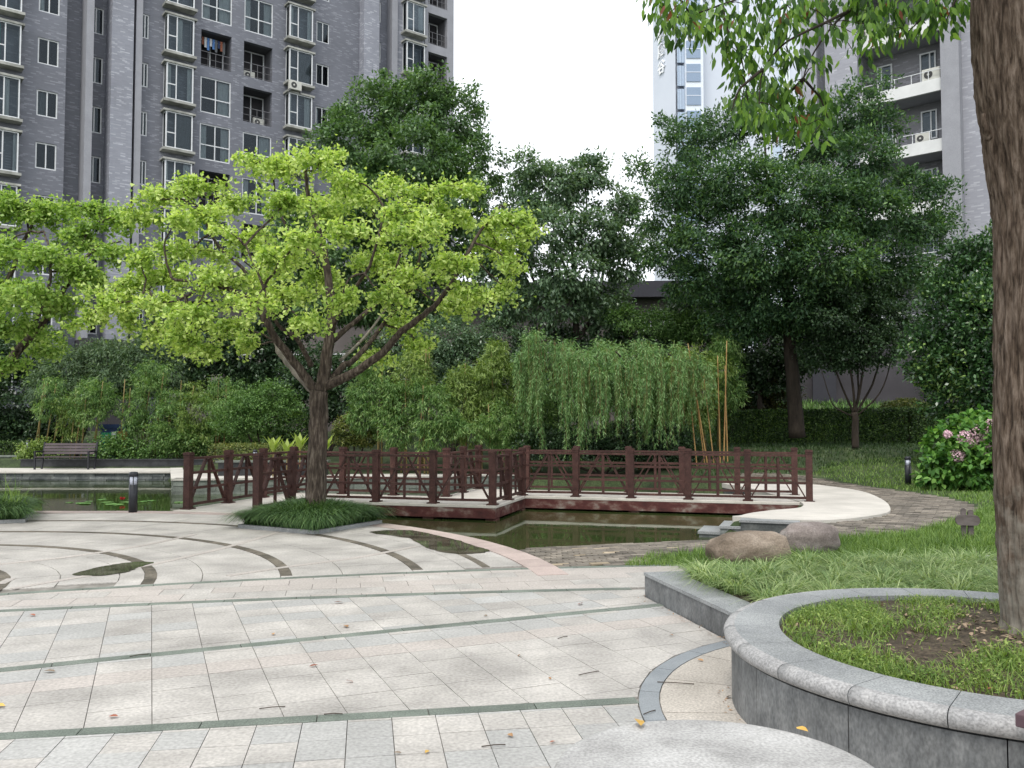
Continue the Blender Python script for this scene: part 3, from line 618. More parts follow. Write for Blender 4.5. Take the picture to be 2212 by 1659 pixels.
# ================================================================ FAR SHORE WALLS
def stone_wall(name, label, pts, z0, z1, mat, capmat=None, capw=.3, capt=.05, rows=4, slen=.45, cat='wall', depth=.25):
    t = thing(name, label, cat); rnd_h = (z1 - z0) / rows; parts = 0; big = MB()
    for (a, c) in zip(pts[:-1], pts[1:]):
        a = np.array(a); c = np.array(c); L = np.linalg.norm(c - a); d = (c - a) / L; nn = np.array([d[1], -d[0]])   # nn faces the viewer for left-to-right walls
        MB().prism([tuple(a), tuple(c), tuple(c - nn * depth), tuple(a - nn * depth)], z0 - .3, z1 - .004).build('wall_core', mat, t)
        for r in range(rows):
            s = -random.random() * slen * .5 if r % 2 else 0
            while s < L:
                l = slen * random.uniform(.6, 1.4); s0, s1 = max(s, 0) + .006, min(s + l, L) - .006; s += l
                if s1 - s0 < .05: continue
                pr = random.uniform(.015, .04); zz0 = z0 + r * rnd_h + .004; zz1 = z0 + (r + 1) * rnd_h - .004
                q = [tuple(a + d * s0 + nn * pr), tuple(a + d * s1 + nn * pr), tuple(a + d * s1 - nn * .01), tuple(a + d * s0 - nn * .01)]
                if parts < 280 and slen > .35: MB().prism(q[::-1], zz0, zz1).build('stone', mat, t); parts += 1
                else: big.prism(q[::-1], zz0, zz1)
        if capmat:
            n = max(1, int(L / 1.0))
            for k in range(n):
                q = [tuple(a + d * (L * k / n + .003) + nn * .06), tuple(a + d * (L * (k + 1) / n - .003) + nn * .06), tuple(a + d * (L * (k + 1) / n - .003) - nn * capw), tuple(a + d * (L * k / n + .003) - nn * capw)]
                MB().prism(q[::-1], z1, z1 + capt).build('coping_stone', capmat, t)
    if big.v:
        o = big.build('stone_courses', mat, t); o['kind'] = 'stuff'
    return t
stone_wall('pond_wall', 'dark slate retaining wall along the far side of the pond under the bench walk', [(-24, 27.5), (-10.9, 27.5)], -.55, -.05, M['slate'], rows=5, slen=.5)
fw = thing('far_walk', None, None); fw['kind'] = 'structure'
MB().prism([(-40, 27.42), (-10.4, 27.42), (-10.4, 29.75), (-40, 29.75)], -.045, .005).build('walk_slab', M['concrete'], fw)
MB().prism([(-10.6, 27.42), (-8.8, 23.3), (-3, 24.3), (.4, 25.3), (.2, 26.8), (-4, 26.2), (-8, 25.6), (-10.4, 28)], -.045, .01).build('walk_slab', M['concrete'], fw)
stone_wall('pond_wall', 'pale mossy slate corner wall of the pond right behind the bridge entrance', [(-10.8, 27.4), (-8.72, 22.2), (-5.9, 22.6), (-2.6, 23.35), (.5, 24.4)], -.5, .08, M['slate_pale'], M['concrete'], rows=4, slen=.5)
w1 = thing('bed_wall', 'long black granite planting bed wall behind the park bench', 'wall')
MB().prism([(-16.9, 29.62), (-9.0, 29.62), (-9.0, 29.9), (-16.9, 29.9)], -.04, .27).build('wall', M['black_granite'], w1)
for k in range(8): MB().prism([(-16.95 + k * 1.0, 29.57), (-15.955 + k * 1.0, 29.57), (-15.955 + k, 29.95), (-16.95 + k, 29.95)], .272, .31).build('coping_stone', M['black_granite'], w1)
w2 = thing('bed_wall', 'black granite bed wall with slate cap rising behind the bridge entrance', 'wall')
MB().prism([(-8.6, 25.2), (-5.5, 25.5), (-5.5, 25.8), (-8.6, 25.5)], -.04, .40).build('wall', M['black_granite'], w2)
MB().prism([(-8.65, 25.12), (-5.45, 25.42), (-5.45, 25.85), (-8.65, 25.55)], .402, .45).build('coping_stone', M['slate_pale'], w2)
w3 = thing('bed_wall', 'low mossy stone bed wall at the left end beyond the bench', 'wall')
MB().prism([(-24, 32.0), (-17.6, 32.0), (-17.6, 32.3), (-24, 32.3)], -.04, .28).build('wall', M['slate'], w3)
MB().prism([(-24, 31.95), (-17.55, 31.95), (-17.55, 32.35), (-24, 32.35)], .282, .33).build('coping_stone', M['slate_pale'], w3)

# ================================================================ ROUND PLANTER
pl = thing('round_planter', 'large round granite planter with grass and a big tree trunk', 'planter')
for k in range(14):
    a0 = R(10) + k * 2 * math.pi / 14; a1 = a0 + 2 * math.pi / 14
    MB().prism(polar(PC, 1.30, 1.42, a0 + .0018, a1 - .0018, 9), -.01, .325).build('cladding_slab', M['cladding'], pl)
prof = [(1.15, .335), (1.15, .42), (1.40, .42), (1.43, .417), (1.452, .405), (1.463, .385), (1.458, .36), (1.445, .343), (1.425, .335)]
for k in range(22):
    a0 = R(4) + k * 2 * math.pi / 22 + .0016; a1 = a0 + 2 * math.pi / 22 - .0032; A = np.linspace(a0, a1, 7); mb = MB(); vs = []
    for a in A: vs += [(PC[0] + r * math.cos(a), PC[1] + r * math.sin(a), z) for r, z in prof]
    n = len(prof); fs = [(i * n + j, i * n + (j + 1) % n, (i + 1) * n + (j + 1) % n, (i + 1) * n + j) for i in range(6) for j in range(n)] + [tuple(range(n - 1, -1, -1)), tuple(6 * n + j for j in range(n))]
    cs = mb.add(vs, fs).build('coping_stone', M['coping'], pl); cs.data.materials.append(M['bullnose'])
    for p in cs.data.polygons:
        if len(p.vertices) == 4 and (p.index % n) in (2, 3, 4, 5, 6, 7): p.material_index = 1; p.use_smooth = True
# soil mound
V = []; Fs = []; nr, na = 26, 72
for i in range(nr + 1):
    for j in range(na):
        r = 1.16 * i / nr; a = 2 * math.pi * j / na; x = PC[0] + r * math.cos(a); y = PC[1] + r * math.sin(a)
        V.append((x, y, .385 + .05 * (1 - (r / 1.16) ** 2) + .02 * mnoise.noise(Vector((x * 3, y * 3, 0))) + .008 * mnoise.noise(Vector((x * 14, y * 14, 3)))))
for i in range(nr):
    for j in range(na): Fs.append((i * na + j, i * na + (j + 1) % na, (i + 1) * na + (j + 1) % na, (i + 1) * na + j))
link('soil', idxmesh('soil', V, Fs, True), M['soil'], pl)
def soilz(x, y): r = np.hypot(x - PC[0], y - PC[1]); return .385 + .05 * (1 - (r / 1.16) ** 2)
# grass and weeds, sparser over the bare patch
q = np.c_[rng.uniform(-1.15, 1.15, 52000), rng.uniform(-1.15, 1.15, 52000)]; q = q[np.hypot(q[:, 0], q[:, 1]) < 1.13]
dn = np.array([mnoise.noise(Vector((p[0] * 2.6 + 5, p[1] * 2.6, 1))) for p in q]); rr_ = np.hypot(q[:, 0], q[:, 1])
bare = np.exp(-(((q[:, 0] - .15) / .75) ** 2 + ((q[:, 1] + .05) / .60) ** 2))
keep = rng.random(len(q)) < np.clip(np.clip(.42 + dn * 1.1 - bare * .62 + (rr_ > .9) * .25, .02, 1), 0, 1); q = q[keep][:14000] + PC
B = np.c_[q, soilz(q[:, 0], q[:, 1])]
gr = blade_obj('weed_grass', B, rng.uniform(.02, .085, len(B)), rng.uniform(.003, .007, len(B)), rng.uniform(.2, 1.2, len(B)), rng.uniform(.1, .6, len(B)), LM['weed'])
tag(gr, 'short green weeds and grass growing in the round planter', 'grass', kind='stuff')
q = q[rng.choice(len(q), 6000)] + rng.normal(size=(6000, 2)) * .02; q = q[np.hypot(q[:, 0] - PC[0], q[:, 1] - PC[1]) < 1.1]
C = np.c_[q, soilz(q[:, 0], q[:, 1]) + rng.uniform(.005, .05, len(q))]; V, k = leaves(C, unit(rdir(len(C)) * [1, 1, .3]), unit(rdir(len(C)) * .4 + [0, 0, 1]), rng.uniform(.012, .028, len(C)), rng.uniform(.008, .018, len(C)), 'rhomb')
o = link('weed_leaves', arrmesh('weed_leaves', V, k), LM['weed']); tag(o, 'tiny round weed leaves among the grass of the planter', 'weeds', kind='stuff')
q = rng.normal(size=(620, 2)) * [.55, .5] + [.15, -.05]; q = q[np.hypot(q[:, 0], q[:, 1]) < 1.1] + PC
C = np.c_[q, soilz(q[:, 0], q[:, 1]) + .012]; V, k = leaves(C, unit(rdir(len(C)) * [1, 1, .25]), unit(rdir(len(C)) * .5 + [0, 0, 1]), rng.uniform(.02, .055, len(C)), rng.uniform(.012, .03, len(C)), 'leaf6')
o = link('leaf_litter', arrmesh('leaf_litter', V, k), M['dry_pale']); tag(o, 'pale dead leaf litter scattered on the planter soil', 'leaf litter', kind='stuff')

# low kerb wall and its bed
lw = thing('kerb_planter', 'low straight granite kerb wall joining the round planter with striped grass', 'planter')
du_ = unit(K1 - K0); L = np.linalg.norm(K1 - K0) + .35; back = np.array([.985, .17])
for k in range(7):
    s0, s1 = L * k / 7 + .002, L * (k + 1) / 7 - .002
    q = [tuple(K0 + du_ * s0 + kn * .01), tuple(K0 + du_ * s1 + kn * .01), tuple(K0 + du_ * s1 + kn * .05), tuple(K0 + du_ * s0 + kn * .05)]
    MB().prism(q, -.01, .185).build('cladding_slab', M['cladding'], lw)
for k in range(4):
    s0, s1 = (L * k / 4 + .002) if k else 0.0, L * (k + 1) / 4 - .002
    q = [tuple(K0 + du_ * s0), tuple(K0 + du_ * s1), tuple(K0 + du_ * s1 + kn * .3), tuple(K0 + du_ * s0 + kn * .3)]
    MB().prism(q, .187, .215).build('coping_stone', M['coping'], lw)
MB().prism([tuple(K0 + kn * .302), tuple(K0 + kn * 3.9 + du_ * -.15), tuple(K0 + kn * 3.9 + du_ * .15), tuple(K0 + kn * .302 + du_ * .3)], -.1, .215).build('coping_run', M['coping'], lw)
bed = [tuple(K0 + kn * .303 + du_ * .302), tuple(K0 + kn * 4.2 + du_ * .1), (5.3, 6.4), (3.8, 6.05), (3.2, 6.12), (2.6, 6.19), (2.0, 6.05), tuple(K1 + kn * .303 + du_ * .1)]
MB().prism(bed, -.3, .195).build('soil', M['soil'], lw)
LB = [(1.58, 8.0), (3.0, 8.35), (4.6, 8.45), (4.95, 7.4), (4.9, 6.5), (4.2, 6.35), (3.5, 6.35), (2.7, 6.35), (2.15, 6.3), (1.95, 6.5), (1.80, 7.0), (1.66, 7.6)]
cs_ = sample_poly(LB, 700); sel = []
for p in cs_:
    if all(np.hypot(*(p - s)) > .21 for s in sel): sel.append(p)
Bs, Az, Hs = [], [], []
for p in sel:
    n = 190; a = rng.uniform(0, 2 * math.pi, n); r = .10 * np.sqrt(rng.random(n)); h = rng.uniform(.8, 1.2)
    Bs.append(np.c_[p[0] + r * np.cos(a), p[1] + r * np.sin(a), np.full(n, .195)]); Az.append(a + rng.normal(size=n) * .35); Hs.append(rng.uniform(.17, .33, n) * h)
Bs = np.vstack(Bs); Az = np.concatenate(Az); Hs = np.concatenate(Hs)
o = blade_obj('striped_grass', Bs, Hs, rng.uniform(.007, .012, len(Bs)), rng.uniform(.5, 1.25, len(Bs)), rng.uniform(.45, .95, len(Bs)), LM['liriope'], az=Az, seg=4)
tag(o, 'pale green striped lilyturf tufts filling the low bed beside the round planter', 'grass', kind='stuff')

# ================================================================ LAWNS
def lawn(name, poly, n, h0, h1, w, mat, label, avoid=None):
    q = sample_poly(poly, n)
    dens = np.array([mnoise.noise(Vector((p[0] * .9, p[1] * .9, 7))) for p in q]); q = q[rng.random(len(q)) < np.clip(.85 + dens, .25, 1)]
    if avoid is not None: q = q[~pip(q, avoid)]
    z = terr(q[:, 0], q[:, 1]); B = np.c_[q, z]; hn = np.array([1 + .5 * mnoise.noise(Vector((p[0] * 1.7, p[1] * 1.7, 2))) for p in q])
    o = blade_obj(name, B, rng.uniform(h0, h1, len(B)) * hn, w * rng.uniform(.7, 1.3, len(B)), rng.uniform(.15, .8, len(B)), rng.uniform(.05, .5, len(B)), mat, seg=2)
    tag(o, label, 'grass', kind='stuff')
LAWN1 = [(2.0, 8.3), (1.95, 9.6), (2.0, 10.5), (2.6, 11.0), (4.5, 11.9), (5.9, 12.6), (7.3, 14.1), (8.6, 15.8), (9.6, 16.0), (10.2, 14), (8.5, 10), (6.4, 8.8), (4.4, 8.6)]
lawn('lawn_grass', LAWN1, 52000, .06, .17, .009, LM['lawn'], 'long bright green grass on the lawn behind the boulders')
lawn('lawn_grass', [(1.25, 9.62), (2.0, 9.55), (2.1, 10.4), (1.7, 10.4), (1.45, 10.1)], 3500, .05, .12, .007, LM['lawn'], 'small strip of bright grass by the brick path edge')
LAWN2 = [(8.7, 15.6), (9.2, 18), (9.0, 20.5), (8.0, 23.0), (9, 24.4), (16, 26), (20, 22), (13, 14), (10, 12)]
lawn('lawn_grass', LAWN2, 40000, .05, .12, .014, LM['lawn'], 'shorter grass on the gentle slope round the right lamp bollard')
lawn('slope_turf', [(5, 23.2), (8.0, 23.0), (9, 24.0), (20, 24.5), (22, 30), (6, 29.5), (4, 27)], 26000, .06, .15, .02, LM['lawn_dark'], 'dark shade-tinted turf on the slope below the clipped hedge')
lawn('slope_plants', [(6, 31), (26, 30.5), (28, 41), (8, 42)], 22000, .15, .4, .04, LM['yew'], 'green ground cover on the upper slope beyond the hedge')

# ================================================================ FOOTBRIDGE
U = unit(np.array([.963, -.27])); Vv = np.array([-U[1], U[0]]); J1 = np.array([-.37, 16.45])
def BP(s, t): return J1 + U * s + Vv * t
br = thing('footbridge', 'zigzag brown footbridge with crossed railings over the pond', 'footbridge')
Wb = 1.47; SA = -3.62; T2 = 2.2; SC = 5.85
near = [(SA, -2.32), (SA, -1.16), (SA, 0), (SA + 1.207, 0), (SA + 2.413, 0), (0, 0), (0, 1.1), (0, T2)] + [(SC * k / 5, T2) for k in range(1, 6)]
far = [(SA - Wb, -2.25), (SA - Wb, -1.01), (SA - Wb, .23), (SA - Wb, Wb), (SA - Wb + 1.207, Wb), (SA - Wb + 2.413, Wb), (-Wb, Wb), (-Wb, Wb + 1.1), (-Wb, T2 + Wb)] + [(-Wb + 1.185 * k, T2 + Wb) for k in range(1, 7)]
ov = .10
deckp = [(SA + ov, -2.55), (SA + ov, -ov), (ov, -ov), (ov, T2 - ov), (SC + .35, T2 - ov), (SC + .35, T2 + Wb + ov), (-Wb - ov, T2 + Wb + ov), (-Wb - ov, Wb + ov), (SA - Wb - ov, Wb + ov), (SA - Wb - ov, -2.55)]
MB().prism([tuple(BP(*p)) for p in deckp], -.045, .012).build('deck', M['deck'], br, bevel=.008)
def beam(a, c, z0=-.24, z1=-.047, w=.10):
    a = BP(*a); c = BP(*c); MB().bar((*a, (z0 + z1) / 2), (*c, (z0 + z1) / 2), w, z1 - z0).build('beam', M['red_beam'], br)
i_ = .02
beam((SA + ov - .07, -1.4), (SA + ov - .07, -.1)); beam((SA + ov - .12, -.05), (ov - .021, -.05)); beam((ov - .07, .001), (ov - .07, T2 - .1)); beam((ov - .12, T2 - .05), (SC - .1, T2 - .05))
beam((SC - .1, T2 - .05), (SC + .3, T2 - .05), -.17); beam((SA - Wb - .05, -1.6), (SA - Wb - .05, Wb + .0)); beam((SA - Wb + .0, Wb + .05), (-Wb - .1, Wb + .05)); beam((-Wb - .05, Wb + .1), (-Wb - .05, T2 + Wb)); beam((-Wb, T2 + Wb + .05), (SC, T2 + Wb + .05))
for s, t in ((SA + .6, .07), (-1.3, .07), (-.02, .06), (-1.4, T2 + .2), (2.4, T2 + .07), (4.6, T2 + 1.2), (1.2, T2 + 1.2), (-.02, T2 - .2), (SA - 1.3, .8)):
    p = BP(s, t); a = math.atan2(U[1], U[0])
    o = MB().box(-.11, .11, -.11, .11, -.95, -.25).build('pier', M['red_beam'], br); o.location = (*p, 0); o.rotation_euler = (0, 0, a)
PH = 1.03
pm = MB().box(-.062, .062, -.062, .062, .035, PH - .04).mesh('post'); pm.materials.append(M['brown_paint'])
cm = MB().box(-.070, .070, -.070, .070, PH - .075, PH - .055).box(-.072, .072, -.072, .072, PH - .038, PH + .002).box(-.055, .055, -.055, .055, PH + .002, PH + .012).mesh('post_cap'); cm.materials.append(M['brown_paint'])
bm_ = MB().box(-.10, .10, -.10, .10, .012, .035).mesh('base_plate'); bm_.materials.append(M['brown_paint'])
ang = math.atan2(U[1], U[0])
for s, t in near + far:
    p = link('post', pm, None, br); p.location = (*BP(s, t), 0); p.rotation_euler = (0, 0, ang)
    link('post_cap', cm, None, p); link('base_plate', bm_, None, p)
def bay(a, c):
    a = BP(*a); c = BP(*c); d = unit(c - a); a = a + d * .06; c = c - d * .06; m = (a + c) / 2; jit = lambda: random.uniform(-.004, .004)
    for z, w, h in ((.925, .08, .042), (.665, .045, .046), (.38, .045, .046), (.095, .05, .046)):
        MB().bar((*a, z + jit()), (*c, z + jit()), w, h).build('rail', M['brown_paint'], br)
    MB().bar((*m, .115), (*m, .887), .05, .05).build('baluster', M['brown_paint'], br)
    n2 = np.array([-d[1], d[0]]) * .033
    for e, sgn in ((a, 1), (c, -1)):
        MB().bar((*(e + n2 + d * sgn * .02), .11), (*(m + n2 - d * sgn * .06), .90), .026, .066, (n2[0], n2[1], 0)).build('brace', M['brown_paint'], br)
for seq in (near, far):
    for a, c in zip(seq[:-1], seq[1:]): bay(a, c)

# ================================================================ BOLLARD LAMPS
def bollard(x, y, z, label, s=1.0):
    t = thing('bollard_lamp', label, 'bollard', (x, y, z), 0, 'dark bollard lamps around the pond'); t.scale = (s, s, s)
    MB().lathe([(.073, 0), (.073, .47), (.066, .475), (.066, .49)], 24).build('column', M['bolt_dark'], t, True)
    MB().lathe([(.062, .49), (.062, .63)], 20).build('diffuser', M['diffuser'], t, True)
    for k in range(4):
        a = k * math.pi / 2 + .35; MB().tube([(.066 * math.cos(a), .062 * math.sin(a), .485), (.066 * math.cos(a), .066 * math.sin(a), .635)], .008, 6).build('bar', M['bolt_dark'], t)
    MB().lathe([(.070, .63), (.078, .64), (.078, .68), (.070, .705), (.04, .715)], 24).build('cap', M['bolt_dark'], t, True)
p = G(287, 1107); bollard(p[0], p[1], 0, 'dark bollard lamp at the terrace edge, left of the bridge entrance')
p = G(1962, 1046, .05); bollard(p[0], p[1], float(terr(p[0], p[1])) - .02, 'dark bollard lamp on the right lawn beside the hydrangea')
bollard(-17.2, 30.6, .26, 'small bollard lamp in the bed left of the park bench', .95)
bollard(-7.1, 23.5 + .3, .25, 'small bollard lamp just behind the bridge entrance railing', .8)

# ================================================================ BENCH, CABINET, SIGN, TABLE, BOULDERS
t = thing('park_bench', 'dark slatted park bench standing on the far side of the pond', 'bench', (P(142, 1000, 28.9)[0], 28.9, 0.005))
for k in range(5):
    MB().box(-.88, .88, -.30 + k * .088, -.225 + k * .088, .40, .425).build('seat_slat', M['bench'], t)
for k in range(4):
    z = .50 + k * .095; y = .17 + k * .035; MB().add([(-.86, y, z), (.86, y, z), (.86, y + .028, z + .075), (-.86, y + .028, z + .075), (-.86, y + .02, z - .006), (.86, y + .02, z - .006), (.86, y + .048, z + .069), (-.86, y + .048, z + .069)],
        [(0, 1, 2, 3), (7, 6, 5, 4), (0, 4, 5, 1), (1, 5, 6, 2), (2, 6, 7, 3), (3, 7, 4, 0)]).build('back_slat', M['bench'], t)
for s in (-1, 1):
    MB().bar((s * .89, -.27, 0), (s * .89, -.27, .58), .05, .05).bar((s * .89, .16, 0), (s * .89, .33, .90), .05, .05).bar((s * .89, -.30, .59), (s * .89, .22, .59), .06, .04).bar((s * .89, -.27, .385), (s * .89, .2, .385), .05, .04).build('side_frame', M['iron'], t)
t = thing('recycling_cabinet', 'recycling cabinet with green and yellow panels half hidden by bamboo', 'cabinet', (P(247, 940, 31.2)[0], 31.2, .20))
MB().box(-.52, .52, .03, .4, 0, 1.15).build('body', M['navy_panel'], t); MB().box(-.58, .58, -.08, .45, 1.15, 1.30).build('roof', M['navy_panel'], t)
for n_, x0, x1, z0, z1, mt in (('door_panel', -.46, -.12, .62, 1.0, 'green_panel'), ('poster', -.11, .06, .78, 1.02, 'white_panel'), ('poster', -.11, .06, .62, .775, 'blue_panel'), ('door_panel', .1, .46, .66, 1.05, 'orange_panel'), ('door_panel', -.46, -.1, .36, .56, 'green_panel'), ('door_panel', -.46, -.1, .1, .355, 'pale_green_panel'), ('door_panel', .06, .46, .1, .56, 'yellow_panel')):
    MB().box(x0, x1, 0, .028, z0, z1).build(n_, M[mt], t)
# recycling arrows: a small white three-arrow loop on the green door
mb = MB()
for k in range(3):
    a = R(90 + 120 * k); c = np.array([-.29 + .06 * math.cos(a), .84 + .06 * math.sin(a)]); d = np.array([-math.sin(a), math.cos(a)]); e = np.array([math.cos(a), math.sin(a)])
    pts = [c - d * .04 - e * .012, c + d * .01 - e * .012, c + d * .01 - e * .03, c + d * .045, c + d * .01 + e * .03, c + d * .01 + e * .012, c - d * .04 + e * .012]
    mb.add([(q[0], -.004, q[1]) for q in pts], [tuple(range(7))])
mb.build('recycling_mark', M['white_panel'], t)
p = G(2098, 1165); t = thing('wooden_marker', 'small weathered wooden marker with rounded board and two stakes on the lawn', 'sign', (p[0], p[1] + .1, -.02), -.22)
def capsule(x0, x1, z0, z1, y0, y1, nm, mt, vert=False):
    pts = []; r = ((z1 - z0) if not vert else (x1 - x0)) / 2
    if not vert:
        for a in np.linspace(-90, 90, 9): pts.append((x1 - r * .8 + r * .8 * math.cos(R(a)), (z0 + z1) / 2 + r * math.sin(R(a))))
        for a in np.linspace(90, 270, 9): pts.append((x0 + r * .8 + r * .8 * math.cos(R(a)), (z0 + z1) / 2 + r * math.sin(R(a))))
    else:
        pts = [(x0, z0), (x1, z0)] + [((x0 + x1) / 2 + r * math.cos(R(a)), z1 - r + r * math.sin(R(a))) for a in np.linspace(0, 180, 9)]
    n = len(pts); vs = [(a, y0, c) for a, c in pts] + [(a, y1, c) for a, c in pts]
    return MB().add(vs, [tuple(range(n - 1, -1, -1)), tuple(range(n, 2 * n))] + [(i, (i + 1) % n, (i + 1) % n + n, i + n) for i in range(n)]).build(nm, mt, t)
s = 11.3 / F
capsule(-25 * s, 25 * s, .20, .34, -.05, 0, 'board', M['signwood'])
capsule(-11 * s, -1 * s, -.05, .43, .001, .05, 'stake', M['signwood'], True); capsule(3 * s, 14 * s, -.05, .41, .001, .05, 'stake', M['signwood'], True)
# round table
t = thing('stone_table', 'round pale granite table top in the near foreground', 'table', (.50, 2.10, 0))
MB().lathe([(.385, .705), (.398, .71), (.402, .72), (.402, .74), (.398, .747), (.388, .75), (.2, .7505)], 96).build('table_top', M['table'], t, False)
MB().lathe([(.20, 0), (.20, .06), (.13, .12), (.11, .35), (.14, .62), (.22, .704)], 40).build('pedestal', M['cladding'], t, True)
# bench corner poking in at the lower right
p = P(2191, 1541, 3.3); t = thing('wooden_bench', 'corner of a purplish wooden bench at the lower right edge', 'bench', (p[0], p[1], 0), R(-52))
for k in range(4): MB().box(0, 1.3, .004 + k * .10, .10 + k * .10, p[2] - .05, p[2]).build('slat', M['purple_wood'], t, bevel=.004)
for x in (.25, 1.1): MB().box(x, x + .06, .04, .36, 0, p[2] - .052).build('leg', M['iron'], t)
# boulders
def boulder(px, py, Y, rx, ry, rz, label, seed, mat, rot=0):
    mb = MB(); nu, nv = 64, 34; V = []
    for i in range(nv + 1):
        th = math.pi * i / nv
        for j in range(nu):
            ph = 2 * math.pi * j / nu; d = Vector((math.sin(th) * math.cos(ph), math.sin(th) * math.sin(ph), math.cos(th)))
            q = Vector((abs(d.x) ** .72 * (1 if d.x > 0 else -1), abs(d.y) ** .8 * (1 if d.y > 0 else -1), abs(d.z) ** .75 * (1 if d.z > 0 else -1)))
            n = 1 + .13 * mnoise.noise(d * 1.3 + Vector((seed, 0, 0))) + .05 * mnoise.noise(d * 3.3 + Vector((seed, 5, 0))) + .014 * mnoise.noise(d * 11 + Vector((seed, 5, 9)))
            V.append((q.x * rx * n, q.y * ry * n, q.z * rz * n))
    i = (np.arange(nv)[:, None] * nu + np.arange(nu)[None]).ravel(); j2 = (np.arange(nv)[:, None] * nu + (np.arange(nu)[None] + 1) % nu).ravel()
    o = link('boulder', idxmesh('boulder', V, np.c_[i, i + nu, j2 + nu, j2], True), mat); o.location = (P(px, py, Y)[0], Y, P(px, py, Y)[2]); o.rotation_euler = (0, R(-4), rot)
    tag(o, label, 'boulder', 'garden boulders beside the pond steps')
boulder(1614, 1186, 9.9, .47, .26, .20, 'long brown boulder lying in front, left of the pair', 1.3, M['boulder'], .12)
boulder(1745, 1164, 10.7, .34, .25, .20, 'shorter greyish round boulder behind the long one', 7.7, M['boulder2'], -.1)

# ================================================================ GRASS BEDS UNDER THE GINKGOS
def grass_bed(c, half, rot, label, n=9000):
    half *= .93
    t = thing('grass_bed', label, 'planting bed', (c[0], c[1], 0), rot)
    for k in range(4):
        o = MB().box(-half - .02, half - .103, half - .10, half + .02, -.008, .055).build('kerb_stone', M['coping'], t); o.rotation_euler = (0, 0, k * math.pi / 2)
    MB().box(-half + .103, half - .103, -half + .103, half - .103, -.008, .05).build('soil', M['soil'], t)
    q = rng.uniform(-half + .03, half - .03, (n, 2)); out = np.arctan2(q[:, 1], q[:, 0]); r = np.hypot(q[:, 0], q[:, 1]) / half
    az = out + rng.normal(size=n) * (1.1 - .75 * np.clip(r, 0, 1)); H = rng.uniform(.40, .66, n) * (1.12 - .2 * r)
    o = blade_obj('grass', np.c_[q, np.full(n, .05)], H, rng.uniform(.010, .018, n), rng.uniform(.45, .9, n) * (.5 + .35 * r ** 2), rng.uniform(.38, .66, n) + .22 * r ** 2, LM['mondo'], t, az=az, seg=4); o['kind'] = 'stuff'
    return t
grass_bed((-3.08, 13.28), .80, R(-30), 'square bed of dark arching grass around the ginkgo trunk', 11000)
gb2 = grass_bed((-8.85, 14.1), .9, R(25), 'bed of dark arching grass at the left edge of the terrace', 8000)
B = np.c_[rng.normal(size=(60, 2)) * [.12, .1] + [-8.15, 14.1], np.full(60, .1)]
o = blade_obj('tall_weeds', B, rng.uniform(.4, .8, 60), np.full(60, .012), rng.uniform(.2, .7, 60), rng.uniform(.1, .5, 60), LM['lawn'], seg=4); tag(o, 'tall pale grass stems rising from the left grass bed', 'weeds', kind='stuff')

# ================================================================ TREES AND SHRUBS
def tubes_obj(name, limbs, mat, parent, k=7):
    mb = MB()
    for pts, r0, r1 in limbs: limb(mb, pts, r0, r1, k, wob=min(.008, r0 * .12))
    return mb.build(name, mat, parent, True)
def px3(lst, Y):
    """list of (px,py,dY) to world points"""
    return [P(a[0], a[1], Y + (a[2] if len(a) > 2 else 0)) for a in lst]
def ginkgo(name, label, Y, trunk, limbs, blobs, n, mat, bark=M['bark'], leaf=.064):
    base = P(trunk[0][0], trunk[0][1], Y); t = thing(name, label, 'tree')
    tubes_obj('trunk', [(px3([q[:2] for q in trunk], Y), trunk[0][2], trunk[-1][2])], bark, t, 18)
    allp = []
    for l in limbs:
        pts = px3(l[0], Y); tubes_obj('limb', [(pts, l[1], l[2])], l[3] if len(l) > 3 else bark, t, 9)
        allp += [p + (q - p) * f for p, q in zip(pts[:-1], pts[1:]) for f in (0, .33, .66)]; allp.append(pts[-1])
    E = [(c, r * [.88, .88, .74]) for c, r in ells(blobs, Y, 1.0)]; A = np.array(allp); mb = MB(); Cs, Ds, Os = [], [], []
    tot = sum(e[1][0] * e[1][2] for e in E)
    for c, r in E:
        near = A[np.argmin(np.linalg.norm(A - c, axis=1))]
        if np.linalg.norm(near - c) > .15: limb(mb, [near, (near + c) / 2 + rng.normal(size=3) * .08 + [0, 0, .08], c], .022, .008, 5, .01)
        k = max(5, int(24 * r[0] * r[2] / .12)); cnt = int(n * r[0] * r[2] / tot)
        for _ in range(k):                                # arching twigs that droop at the end, leaves strung along
            d = rdir(1)[0]; d[2] = abs(d[2]) * .7 + .05; e = c + unit(d) * r * rng.uniform(.4, 1.7); e2 = e + np.array([d[0], d[1], 0]) * r[0] * .25 + [0, 0, -r[2] * rng.uniform(.3, 2.0)]
            mb.tube([c, (c + e) / 2 + [0, 0, .04], e, e2], [.008, .006, .004, .002], 4, cap=False)
            m = max(6, cnt // k); tt = rng.random(m) * 2.0
            p = np.where((tt < 1)[:, None], c + (e - c) * np.clip(tt, 0, 1)[:, None] ** .6, e + (e2 - e) * np.clip(tt - 1, 0, 1)[:, None])
            off = rdir(m); Cs.append(p + off * (np.abs(rng.normal(size=m)) * np.where(rng.random(m) < .2, .13, .062))[:, None]); Ds.append(unit(off * [1, 1, .6] + [0, 0, -.35])); Os.append(off)
    mb.build('twigs', bark, t)['kind'] = 'stuff'
    C = np.vstack(Cs); D = np.vstack(Ds); O = np.vstack(Os); Nn = unit(rdir(len(C)) * .9 + [0, 0, .7])
    V, k = leaves(C, D, Nn, leaf * rng.uniform(.55, 1.3, len(C)), leaf * 1.1 * rng.uniform(.7, 1.2, len(C)), 'kite')
    o = link('crown', arrmesh('crown', V, k), mat, t); return t
